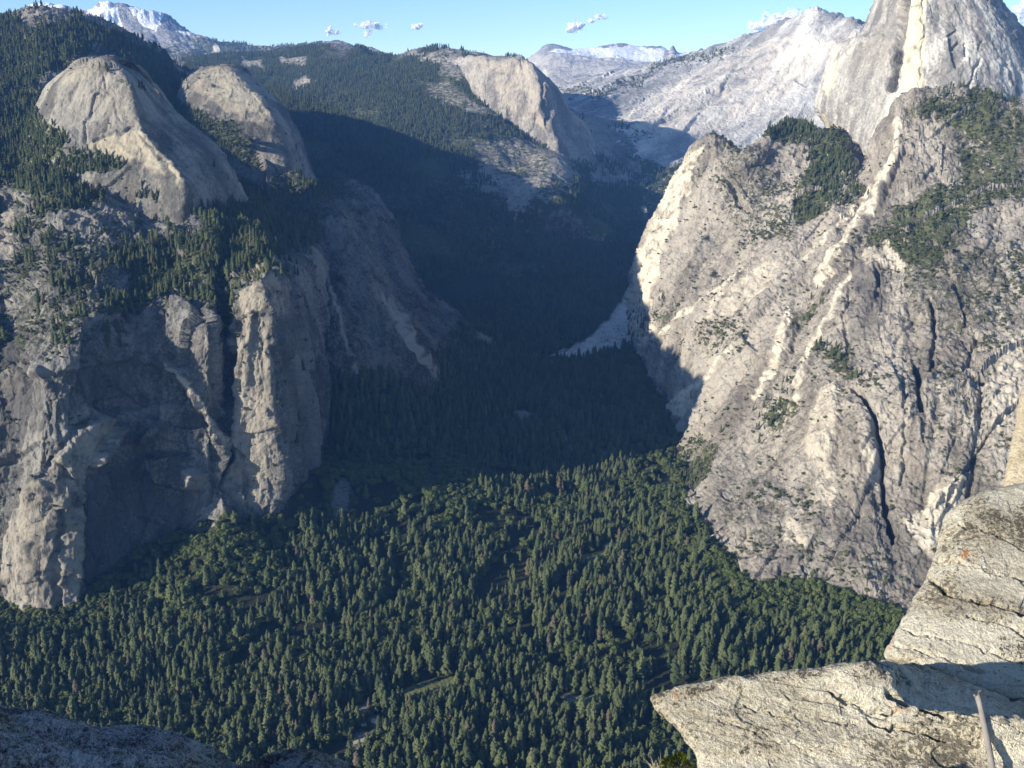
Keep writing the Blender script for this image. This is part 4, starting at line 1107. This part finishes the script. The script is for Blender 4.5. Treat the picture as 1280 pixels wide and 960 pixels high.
# two of the larger bushes on the sunlit wall stand as plants of their own; the rest grow as one cover
SH = {k: np.concatenate([s[k] for s in SHRUBS]) for k in ('p', 'h', 'kind', 'u', 'v')}
BUSHES = {}
for key, (bu, bv, bh, lab) in {0: (1167, 690, 11, 'dark round bush on the cream rock beside the pale boulder'), 1: (1136, 653, 7, 'small dark bush left of the cream scar on the sunlit cliff')}.items():
    near = LANDS['wall']; q = np.argmin(np.hypot(near['u'] - bu, near['v'] - bv))
    b = bpy.data.objects.new('bush', None); COL.objects.link(b)
    b.location = near['p'][q]; b.location.z -= .3; b.scale = (bh, bh, bh)
    tag(b, lab, 'bush')
    f = bpy.data.objects.new('foliage', SCRUB[key]); COL.objects.link(f); f.parent = b
    BUSHES[key] = f
mass('scrub', 'low green scrub growing in the cracks of the rock', [SH], BUSHES)
# ------------------------------------------------------------------ the rocks at the viewpoint
def boulder(name, ctrl, step, mat, label, cat, amp, L, d, k, seed, feats=(), stain_shade=(), pale=(), lump=1.0):
    g0 = loft(ctrl, step, 420, 6)
    R, C = g0.shape[:2]; p = g0.reshape(-1, 3)
    n = normals(g0).reshape(-1, 3)
    if np.median(np.sum(n * p, 1)) > 0: n = -n
    u, v = proj(p)
    h = amp * rock_relief(p, L, d, k, seed) + amp * .30 * rock_relief(p, L / 5, d, 2.2, seed + 20) + amp * .12 * fine_relief(p, L / 22, seed + 30)
    h1, t1 = facets(p, L * .45, d, k, seed + 60); h2, t2 = facets(p, L * .13, d, 2.0, seed + 90)
    h = h + amp * (.22 * h1 + .09 * h2)
    if feats: h = h + sculpt(u, v, feats)
    p2 = p + n * h[:, None]
    o = grid_mesh(name, p2.reshape(R, C, 3), mat, dict(tone=fbm(squash(p2, d, 3) / (L * .5), 4, seed + 40) + .2 * t1 + .15 * t2, stain_shade=patch(u, v, stain_shade, 8, 61) if stain_shade else np.zeros(len(u)), pale=patch(u, v, pale, 5, 63) if pale else np.zeros(len(u))))
    tag(o, label, cat)
    return p2, u, v, o


D_LEDGE = P(1090, 915, Y=2.9) - P(890, 872, Y=3.15)
M_LEDGE = near_mat('lichened_pale_granite', (0.80, 0.735, 0.575), (0.42, 0.375, 0.28), spots=1.0, ochre=(0.52, 0.43, 0.26))
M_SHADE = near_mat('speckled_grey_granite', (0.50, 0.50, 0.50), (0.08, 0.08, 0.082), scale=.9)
TOP_Q = P(1000, 940, Y=2.80); TOP_N = np.array([-.10, -.40, .90])


def on_top(u, v, d=0.0):
    """a point of the ledge's sloping top, d metres above it"""
    r = ray(u, v); q = TOP_Q + np.array([0, 0, d])
    return (u, v, (r * (TOP_N @ q) / (TOP_N @ r))[1])


LEDGE = grid_points([
    [(880,900,3.35),(872,905,3.3),(900,905,3.4),(960,900,3.5),(1000,900,3.5),(1050,900,3.5),(1100,890,3.5),(1180,900,4.0),(1290,920,4.0),(1420,950,4.0)],
    [(832,884,3.20),(822,882,3.14),(862,872,3.26),(910,866,3.3),(970,860,3.3),(1040,852,3.3),(1095,845,3.4),(1170,844,3.85),(1290,880,3.7),(1420,910,3.7)],
    [(824,876,3.10)] + [on_top(*q) for q in ((815,871),(858,857),(906,849),(970,840),(1040,834),(1095,828))] + [(1160,836,3.60),(1285,876,3.50),(1420,905,3.45)],
    [(836,890,3.12)] + [on_top(*q) for q in ((822,884,-.02),(862,876),(912,872),(975,866),(1045,858,.02),(1105,850,.02),(1170,872,-.05),(1290,898,-.03),(1420,925))],
    [(862,916,3.08)] + [on_top(*q) for q in ((848,911,-.02),(882,906),(930,903),(990,899),(1055,893),(1115,889),(1175,897),(1290,917),(1420,940))],
    [(882,943,2.98)] + [on_top(*q) for q in ((869,939,-.02),(900,935),(948,933),(1002,930),(1062,927),(1120,925),(1182,927),(1290,938),(1420,955))],
    [(890,976,2.92)] + [on_top(*q) for q in ((876,972,-.02),(912,970),(958,968),(1010,966),(1068,964),(1126,962),(1188,962),(1290,966),(1420,975))],
    [(915,1100,2.5),(900,1100,2.3),(940,1100,2.25),(985,1100,2.22),(1035,1100,2.2),(1085,1100,2.2),(1140,1100,2.2),(1200,1100,2.2),(1290,1100,2.2),(1420,1100,2.2)],
    [(940,1250,2.2),(930,1300,1.8),(960,1300,1.75),(1000,1300,1.75),(1045,1300,1.75),(1095,1300,1.75),(1145,1300,1.75),(1200,1300,1.75),(1290,1300,1.75),(1420,1300,1.75)],
])
ledge_p, ledge_u, ledge_v, ledge_o = boulder('rock_ledge', LEDGE, 0.9, M_LEDGE, 'sunlit pale lichen speckled granite ledge jutting out over the wooded valley', 'rock ledge',
    .020, .26, D_LEDGE, 3.6, 700,
    [('line', [(1035,866),(1080,884),(1120,892)], 4, -.03), ('line', [(985,872),(1060,880),(1110,900)], 3, -.012), ('line', [(930,884),(1000,897),(1070,905)], 2.5, -.012), ('line', [(1090,905),(1150,916),(1180,925)], 4, -.03), ('line', [(1110,868),(1150,880),(1180,895)], 5, -.05),
     ('line', [(900,900),(960,925),(1040,940)], 2.5, -.010), ('poly', [(1040,838),(1105,832),(1120,850),(1100,872),(1055,868)], 14, .025), ('poly', [(1120,842),(1180,852),(1290,880),(1290,900),(1200,888),(1130,878)], 10, -.05), ('poly', [(1180,892),(1290,895),(1290,915),(1240,925),(1190,915)], 8, .03)],
    stain_shade=[('l', 5, [(818,872),(860,862),(910,850),(1000,842),(1100,832)]), {'v': .8, 'p': [(1040,834),(1110,828),(1150,850),(1090,858)]}, {'v': .7, 'p': [(925,915),(960,918),(970,940),(930,945)]}],
    pale=[{'v': .8, 's': 3, 'p': [(838,866),(850,862),(846,874),(836,876)]}, {'v': .5, 's': 3, 'p': [(1085,876),(1130,884),(1170,892),(1130,892)]}])

BOULDER = grid_points([
    [(1205,655,5.3),(1197,650,5.2),(1212,640,5.2),(1232,628,5.3),(1260,622,5.3),(1300,618,5.3),(1420,615,5.3)],
    [(1200,645,4.9),(1187,640,4.72),(1204,627,4.7),(1228,616,4.72),(1257,609,4.75),(1300,604,4.75),(1420,600,4.75)],
    [(1190,690,4.7),(1172,688,4.45),(1196,676,4.38),(1228,671,4.36),(1262,668,4.36),(1306,666,4.36),(1430,660,4.36)],
    [(1170,738,4.45),(1150,736,4.18),(1182,735,4.08),(1222,736,4.05),(1262,737,4.04),(1312,738,4.03),(1440,740,4.0)],
    [(1146,785,4.2),(1126,782,3.95),(1168,788,3.84),(1212,795,3.80),(1262,801,3.78),(1318,807,3.76),(1450,815,3.75)],
    [(1128,822,4.1),(1108,818,3.80),(1152,832,3.68),(1202,851,3.62),(1255,871,3.58),(1325,895,3.55),(1455,930,3.5)],
    [(1134,836,4.2),(1118,834,4.0),(1158,848,3.9),(1205,866,3.85),(1258,885,3.8),(1325,908,3.8),(1455,945,3.8)],
    [(1150,880,4.5),(1140,880,4.4),(1170,890,4.4),(1210,905,4.4),(1260,920,4.4),(1325,940,4.4),(1455,980,4.4)],
])
boulder('boulder', BOULDER, 0.9, M_LEDGE, 'large pale banded granite boulder with orange lichen overhanging the ledge', 'boulder',
    .022, .42, (1, .1, -.22), 4.0, 740,
    [('line', [(1162,722),(1180,740),(1220,750),(1290,768)], 4, -.045), ('line', [(1170,700),(1210,705),(1290,728)], 3, -.02), ('line', [(1130,790),(1200,800),(1290,832)], 3, -.018), ('line', [(1200,655),(1240,664),(1290,690)], 3, -.025), ('line', [(1210,770),(1250,778),(1290,800)], 3, -.025), ('line', [(1120,806),(1170,818),(1230,840)], 3, -.02)],
    stain_shade=[{'v': 1, 'p': [(1215,640),(1290,630),(1290,690),(1250,672)]}, ('l', 5, [(1162,722),(1180,742),(1220,750),(1290,766)]), ('l', 4, [(1205,652),(1240,666),(1290,692)]), {'v': .8, 'p': [(1240,795),(1290,790),(1290,840),(1255,825)]}],
    pale=[{'v': 1, 's': 3, 'p': [(1200,691),(1214,690),(1212,697),(1202,696)]}, {'v': .6, 's': 3, 'p': [(1212,700),(1226,700),(1224,706),(1214,705)]}, {'v': .5, 's': 3, 'p': [(1110,795),(1122,790),(1116,815),(1108,816)]}])

M_CREAM = near_mat('fresh_cream_granite', (0.72, 0.62, 0.44), (0.55, 0.46, 0.32), scale=.7, spots=.3)
boulder('boulder', grid_points([
    [(1300,480,7.6),(1290,478,7.4),(1300,476,7.4),(1330,474,7.4),(1400,470,7.4)],
    [(1288,492,7.3),(1277,492,7.0),(1292,488,6.95),(1330,486,6.95),(1400,480,6.95)],
    [(1280,545,7.1),(1267,545,6.75),(1285,545,6.65),(1330,545,6.6),(1400,545,6.6)],
    [(1270,598,6.8),(1256,600,6.45),(1278,602,6.35),(1330,604,6.3),(1400,604,6.3)],
    [(1272,640,6.6),(1258,645,6.3),(1280,648,6.2),(1330,650,6.1),(1400,650,6.1)]]), 1.0, M_CREAM, 'smooth cream coloured rock face behind the banded boulder', 'rock', .02, .5, (0, 0, 1), 2, 760)

SHADED = grid_points([
    [(-160,905,2.75),(0,915,2.8),(60,922,2.85),(122,940,2.9),(190,940,2.95),(226,950,2.95),(262,965,3.0),(294,985,3.1),(318,985,3.1),(345,980,3.05),(392,975,3.0),(432,985,3.0),(480,1005,2.9),(560,1080,2.2),(640,1125,2.1),(720,1145,2.1),(820,1200,2.1)],
    [(-160,866,2.40),(0,884,2.50),(60,893,2.53),(122,911,2.58),(190,909,2.62),(226,918,2.66),(262,935,2.72),(294,957,2.80),(318,953,2.80),(345,944,2.75),(392,941,2.74),(432,954,2.80),(480,980,2.6),(560,1070,2.0),(640,1110,1.9),(720,1130,1.9),(820,1180,1.9)],
    [(-160,895,2.15),(0,912,2.27),(60,920,2.32),(122,934,2.38),(190,934,2.44),(226,942,2.50),(262,955,2.58),(294,975,2.68),(318,968,2.68),(345,960,2.64),(392,958,2.63),(432,972,2.6),(480,1060,2.3),(560,1090,1.85),(640,1130,1.8),(720,1150,1.8),(820,1200,1.8)],
    [(-160,950,1.82),(0,962,1.98),(60,966,2.06),(122,974,2.14),(190,976,2.2),(226,980,2.26),(262,988,2.34),(294,1000,2.4),(318,1000,2.4),(345,1000,2.38),(392,1005,2.3),(432,1055,2.2),(480,1125,2.0),(560,1080,1.75),(640,1160,1.6),(720,1180,1.6),(820,1220,1.7)],
    ('b', 0, -.12, -.55),
    [(-160,1100,1.62),(0,1100,1.74),(60,1100,1.80),(122,1110,1.84),(190,1120,1.88),(226,1120,1.92),(262,1130,1.95),(294,1130,1.95),(318,1130,1.95),(345,1130,1.95),(392,1130,1.9),(432,1140,1.75),(480,1210,1.6),(560,1180,1.4),(640,1180,1.3),(720,1200,1.3),(820,1260,1.4)],
])
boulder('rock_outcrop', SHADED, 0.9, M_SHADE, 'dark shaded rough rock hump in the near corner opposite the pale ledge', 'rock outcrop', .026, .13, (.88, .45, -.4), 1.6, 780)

# ---- a weathered stick, pebbles and a cushion plant
mb = MB()
st = [P(*on_top(1242, 975, .05)), P(*on_top(1238, 945, .04)), P(*on_top(1232, 915, .05)), P(*on_top(1226, 886, .05)), P(*on_top(1222, 872, .06)), P(*on_top(1225, 866, .06)), P(*on_top(1229, 862, .06))]
tube(mb, st, [.0125, .0110, .0118, .0098, .0104, .0088, .0055], 8)
N_ = Nodes('weathered_wood'); c_ = N_.coord(); f_ = N_.noise(N_.mapv(c_, (1, .3, .3)), 60, 4, .6)
M_STICK = N_.done(N_.mix(f_, (0.10, 0.092, 0.085), (0.36, 0.32, 0.28)))
so_ = mb.build('stick', M_STICK, None, True); tag(so_, 'grey weathered stick with a hooked tip leaning on the pale ledge', 'stick')
mb = MB(); tube(mb, [P(*on_top(1222, 872, .06)), P(*on_top(1219, 869, .06)), P(*on_top(1217, 869, .06))], [.008, .006, .003], 6)
mb.build('stub', M_STICK, so_, True)


def stone_mesh(seed, mat):
    bm_v = []; r_ = random.Random(seed)
    mbs = MB(); nu, nv = 10, 7
    pts = [(math.sin(PI * j / nv) * math.cos(2 * PI * i / nu), math.sin(PI * j / nv) * math.sin(2 * PI * i / nu), math.cos(PI * j / nv)) for j in range(nv + 1) for i in range(nu)]
    a = np.array(pts); nn = noise(a * 1.6 + seed * 3.3, seed)
    a = a * (1 + .28 * nn)[:, None] * np.array([1, .8, .6])
    mbs.add(a.tolist(), [(j * nu + i, (j + 1) * nu + i, (j + 1) * nu + (i + 1) % nu, j * nu + (i + 1) % nu) for j in range(nv) for i in range(nu)])
    return mbs.mesh('pebble', mat)


# unseen stone added below the frame to throw shade on the ledge's right end
kn = bpy.data.objects.new('shadow_caster', stone_mesh(9, M_LEDGE)); COL.objects.link(kn); kn.parent = ledge_o
kn.location = (.52, 2.0, -2.25); kn.scale = (.26, .26, .66)
STONES = [stone_mesh(s, M_LEDGE) for s in (1, 2, 3)]
for i, (a, b, r) in enumerate([(1208,928,.018), (1172,886,.016), (1160,900,.014), (1190,915,.012), (1178,922,.011), (1252,902,.022), (1262,908,.015), (1215,912,.013), (1150,906,.010), (1168,912,.009), (1186,932,.009), (1142,896,.011), (1198,906,.010), (1222,928,.010), (1132,912,.008), (1258,896,.012), (1270,900,.016)]):
    q = np.argmin(np.hypot(ledge_u - a, ledge_v - b) + 100 * (ledge_p[:, 1] > 3.3))
    s_ = bpy.data.objects.new('pebble', STONES[i % 3]); COL.objects.link(s_)
    s_.location = ledge_p[q] + np.array([0, 0, r * .35]); s_.scale = (r * random.uniform(.5, 1), r * random.uniform(.5, .9), r * random.uniform(.35, .7)); s_.rotation_euler = (0, 0, random.uniform(0, 6))
    tag(s_, 'small pale pebble lying by the stick on the ledge', 'pebble', 'pebbles around the stick')

# the cushion plant grows on a stone just under the ledge's edge
base = P(846, 966, Y=2.95)
g_ = []
boulder('rock', grid_points([
    [(790,975,3.3),(815,966,3.3),(850,962,3.3),(885,962,3.3),(900,968,3.3)],
    [(785,985,3.1),(812,964,3.1),(850,957,3.1),(888,958,3.1),(905,965,3.1)],
    [(785,1000,2.85),(812,985,2.8),(850,980,2.8),(888,982,2.8),(905,990,2.85)],
    [(785,1080,2.7),(812,1080,2.6),(850,1080,2.6),(888,1080,2.6),(905,1080,2.7)]]), 1.2, M_LEDGE, 'small pale rock under the cushion plant at the ledge edge', 'rock', .012, .2, (1, 0, 0), 2, 790)
N_ = Nodes('plant_leaves'); oi_ = N_.noise(N_.coord(), 30, 3)
M_PLANT = N_.done(N_.mix(N_.ramp(oi_, .4, .62), (0.055, 0.085, 0.012), (0.24, 0.28, 0.04)), .6, .3)
N_ = Nodes('dry_grass'); M_DRY = N_.done((0.42, 0.38, 0.26), .8)
pl_ = bpy.data.objects.new('cushion_plant', None); COL.objects.link(pl_); pl_.location = base
tag(pl_, 'small bright green cushion plant growing beside the ledge edge', 'plant')
mb = MB(); r_ = random.Random(5)
for i in range(520):
    a = r_.uniform(0, 6.283); rr = math.sqrt(r_.random()); x = .070 * rr * math.cos(a) + .005; y = .07 * rr * math.sin(a)
    z = .058 * (1 - rr ** 2) * r_.uniform(.7, 1.15) + .012 * math.sin(x * 90) + .004
    d = Vector((x * 9 + r_.gauss(0, .5), y * 9 + r_.gauss(0, .5), 1 + r_.random())).normalized()
    sd = d.orthogonal().normalized() * r_.uniform(.0035, .006); L = r_.uniform(.010, .018)
    p0 = Vector((x, y, z))
    mb.add([p0, p0 + d * L * .5 + sd, p0 + d * L, p0 + d * L * .5 - sd], [(0, 1, 2, 3)])
mb.build('foliage', M_PLANT, pl_)
mb = MB()
for i in range(9):
    a = r_.uniform(0, 6.28); mb_p = [(0, 0, 0), (.25, .1, -.05), (.6, .3, -.12)]
    tube(mb, [(0, 0, -.03), (.03 * math.cos(a), .03 * math.sin(a), .01), (.055 * math.cos(a), .055 * math.sin(a), .022)], [.004, .003, .0015], 5)
mb.build('stem', M_BARK, pl_)
mb = MB()
for i in range(46):
    x, y = r_.uniform(-.095, -.055), r_.uniform(-.02, .03); L = r_.uniform(.03, .065); lx, ly = r_.gauss(-.2, .4), r_.gauss(0, .4)
    p0 = Vector((x, y, -.012)); p1 = p0 + Vector((lx * L * .5, ly * L * .5, L * .7)); p2 = p0 + Vector((lx * L * 1.2, ly * L * 1.2, L))
    tube(mb, [p0, p1, p2], [.0011, .0009, .0003], 4)
gt = mb.build('grass_tuft', M_DRY); gt.location = base
tag(gt, 'dry pale grass tuft left of the cushion plant', 'grass tuft')
# ------------------------------------------------------------------ cabins in the clearing
N_ = Nodes('cabin_boards'); f_ = N_.noise(N_.mapv(N_.coord(), (1, 1, 8)), 1.2, 3); M_BOARD = N_.done(N_.mix(f_, (0.22, 0.16, 0.11), (0.40, 0.31, 0.22)))
N_ = Nodes('cabin_roof'); f_ = N_.noise(N_.coord(), 0.8, 4); M_ROOF = N_.done(N_.mix(f_, (0.26, 0.23, 0.20), (0.46, 0.41, 0.36)))
N_ = Nodes('dark_glass'); M_GLASS = N_.done((0.03, 0.035, 0.04), .15, .5)


def cabin(u, v, w, d, h, rz, label):
    q = P(u, v, z=FLOOR); q[2] = ground_z(np.array([q[0]]), np.array([q[1]]))[0]
    t = bpy.data.objects.new('cabin', None); COL.objects.link(t); t.location = q; t.rotation_euler = (0, 0, rz); tag(t, label, 'cabin')
    mb = MB(); x, y = w / 2, d / 2
    mb.add([(-x,-y,-.5),(x,-y,-.5),(x,y,-.5),(-x,y,-.5),(-x,-y,h),(x,-y,h),(x,y,h),(-x,y,h),(-x,0,h+d*.30),(x,0,h+d*.30)],
           [(0,1,5,4),(2,3,7,6),(1,2,6,9,5),(3,0,4,8,7)])
    mb.build('wall', M_BOARD, t)
    mb = MB(); o_ = .8; r0 = h + d * .30
    for s in (-1, 1):
        e = h - o_ * .6
        mb.add([(-x-o_, s*(y+o_), e), (x+o_, s*(y+o_), e), (x+o_, 0, r0+.02), (-x-o_, 0, r0+.02), (-x-o_, s*(y+o_), e+.3), (x+o_, s*(y+o_), e+.3), (x+o_, 0, r0+.36), (-x-o_, 0, r0+.36)],
               [(0,1,2,3),(4,5,6,7),(0,1,5,4),(1,2,6,5),(3,0,4,7)])
    rf = mb.build('roof', M_ROOF, t)
    mb = MB(); tube(mb, [(x*.4, y*.35, h), (x*.4, y*.35, r0 + 1.4)], [.6, .6], 4); mb.build('chimney', M_ROOF, rf)
    for k in range(4):
        cx = -x + w * (k + .5) / 4
        mb = MB(); mb.add([(cx-.9,-y-.05,1.0),(cx+.9,-y-.05,1.0),(cx+.9,-y-.05,2.6),(cx-.9,-y-.05,2.6),(cx-.9,-y+.05,1.0),(cx+.9,-y+.05,1.0),(cx+.9,-y+.05,2.6),(cx-.9,-y+.05,2.6)], [(0,1,2,3),(0,4,5,1),(3,2,6,7),(0,3,7,4),(1,5,6,2)])
        mb.build('door' if k == 1 else 'window', M_BOARD if k == 1 else M_GLASS, t)


cabin(471, 906, 15, 9, 4.2, -.35, 'larger wooden cabin with a pale roof in the valley clearing')
cabin(452, 930, 26, 8, 3.4, .40, 'long low pale roofed cabin nearest the frame edge in the valley')
cabin(455, 910, 7, 5, 3.0, .2, 'tiny pale hut just left of the larger cabin')

# ------------------------------------------------------------------ clouds over the far mountains
N_ = Nodes('cloud'); c_ = N_.coord()
f_ = N_.noise(c_, 0.008, 5, .65)
N_.b.inputs['Base Color'].default_value = (.95, .95, .95, 1); N_.b.inputs['Roughness'].default_value = 1; N_.b.inputs['Specular IOR Level'].default_value = 0
N_.put(N_.b.inputs['Alpha'], N_.ramp(f_, .40, .66, 0.0, .55))
cm = N_.m


def cloud(puffs, label, Y=21500, seed=0):
    """one wisp: overlapping billows merged into a single lumpy closed surface"""
    import bmesh
    bm = bmesh.new()
    c0 = P(puffs[0][0], puffs[0][1], Y=Y)
    rr = random.Random(seed)
    for u, v, w, h in puffs:
        sc_ = Y / F / CP
        for k in range(16):                             # small billows heaped along the wisp
            du, dv = rr.gauss(0, .24) * w, rr.gauss(0, .22) * h
            s_ = rr.uniform(.28, .60) * (1 - .4 * min(1, abs(du) / (w * .5)))
            c = P(u + du, v + dv, Y=Y + rr.gauss(0, .2) * w * sc_)
            r = bmesh.ops.create_icosphere(bm, subdivisions=3, radius=1.0)
            for q in r['verts']:
                x = np.array([[q.co.x, q.co.y, q.co.z]])
                n_ = noise(x * 1.9 + u + k * 3.1, seed)[0] * .40 + noise(x * 4.6 + v + k, seed + 3)[0] * .22
                e = min(w, h * 2.2) * .5 * s_ * sc_
                q.co = Vector((q.co.x * e * 1.25, q.co.y * e, q.co.z * min(h * .5, e / sc_) * sc_ * .85)) * (1 + n_) + Vector(c - c0)
    me = bpy.data.meshes.new('cloud'); bm.to_mesh(me); bm.free()
    me.polygons.foreach_set('use_smooth', [True] * len(me.polygons))
    me.materials.append(cm)
    o = bpy.data.objects.new('cloud', me); COL.objects.link(o); o.location = c0
    tag(o, label, 'cloud')


cloud([(411, 38, 9, 11), (420, 40, 14, 4)], 'small white cloud puff above the forested dome ridge, leftmost of three', seed=1)
cloud([(459, 31, 16, 7), (472, 33, 22, 6), (460, 40, 9, 9)], 'ragged white cloud wisp in the middle of the three over the far ridge', seed=2)
cloud([(522, 33, 12, 6)], 'tiny round white cloud right of the ragged wisp', seed=3)
cloud([(714, 36, 16, 13), (722, 31, 16, 9), (738, 26, 14, 4), (752, 21, 18, 5)], 'bright white cloud with a thin tail over the snowy range', seed=4)
cloud([(948, 33, 34, 9), (970, 27, 40, 15), (1000, 24, 40, 18)], 'long white cloud bank behind the bare slab mountain', seed=5)
cloud([(1276, 18, 22, 26), (1300, 12, 40, 34)], 'white cloud showing beside the right shoulder of the tall dome', seed=6)
# ------------------------------------------------------------------ the air between
mb = MB()
x0, x1, y0, y1, z0, z1 = -27000, 27000, -3000, 20500, -1120, 1900
mb.add([(x0,y0,z0),(x1,y0,z0),(x1,y1,z0),(x0,y1,z0),(x0,y0,z1),(x1,y0,z1),(x1,y1,z1),(x0,y1,z1)],
       [(0,3,2,1),(4,5,6,7),(0,1,5,4),(1,2,6,5),(2,3,7,6),(3,0,4,7)])
hm = bpy.data.materials.new('haze'); hm.use_nodes = True
ht = hm.node_tree; ht.nodes.remove(ht.nodes['Principled BSDF'])
pv_ = ht.nodes.new('ShaderNodeVolumePrincipled')
pv_.inputs['Color'].default_value = (0.17, 0.42, 1.0, 1); pv_.inputs['Density'].default_value = HAZE
pv_.inputs['Anisotropy'].default_value = 0.0
ht.links.new(pv_.outputs[0], ht.nodes['Material Output'].inputs['Volume'])
tag(mb.build('haze', hm), kind='stuff')
# ------------------------------------------------------------------ camera, sun, sky
cam = bpy.data.cameras.new('camera'); co = bpy.data.objects.new('camera', cam); COL.objects.link(co)
cam.sensor_width = 36.0; cam.lens = 36.0 * F / 1280.0
cam.clip_start = 0.05; cam.clip_end = 80000
co.location = (0, 0, 0); co.rotation_euler = (PI / 2 - PITCH, 0, 0)
SC.camera = co

sun = bpy.data.lights.new('sun', 'SUN'); so = bpy.data.objects.new('sun', sun); COL.objects.link(so)
sun.energy = SUN_STRENGTH; sun.angle = math.radians(0.5); sun.color = (1.0, 0.925, 0.80)
so.rotation_euler = Vector(LIGHT).to_track_quat('-Z', 'Y').to_euler()
so.location = (-3000, -2000, 3000)

w = bpy.data.worlds.new('World'); SC.world = w; w.use_nodes = True
nt = w.node_tree
bg = nt.nodes['Background']
sky = nt.nodes.new('ShaderNodeTexSky'); sky.sky_type = 'NISHITA'; sky.sun_disc = False
sky.sun_elevation = SUN_EL
sky.sun_rotation = math.atan2(-LIGHT[0], -LIGHT[1])
sky.altitude = 2200; sky.air_density = 1.0; sky.dust_density = 0.4; sky.ozone_density = 3.2
nt.links.new(sky.outputs[0], bg.inputs[0]); bg.inputs[1].default_value = SKY_STRENGTH

SC.view_settings.view_transform = 'Standard'; SC.view_settings.look = 'None'
SC.view_settings.exposure = EXPOSURE; SC.view_settings.gamma = 1.0
SC.view_settings.use_curve_mapping = False
SC.render.engine = 'CYCLES'
SC.cycles.use_denoising = True
SC.cycles.max_bounces = 6; SC.cycles.diffuse_bounces = 2; SC.cycles.volume_bounces = 1
SC.cycles.transparent_max_bounces = 40
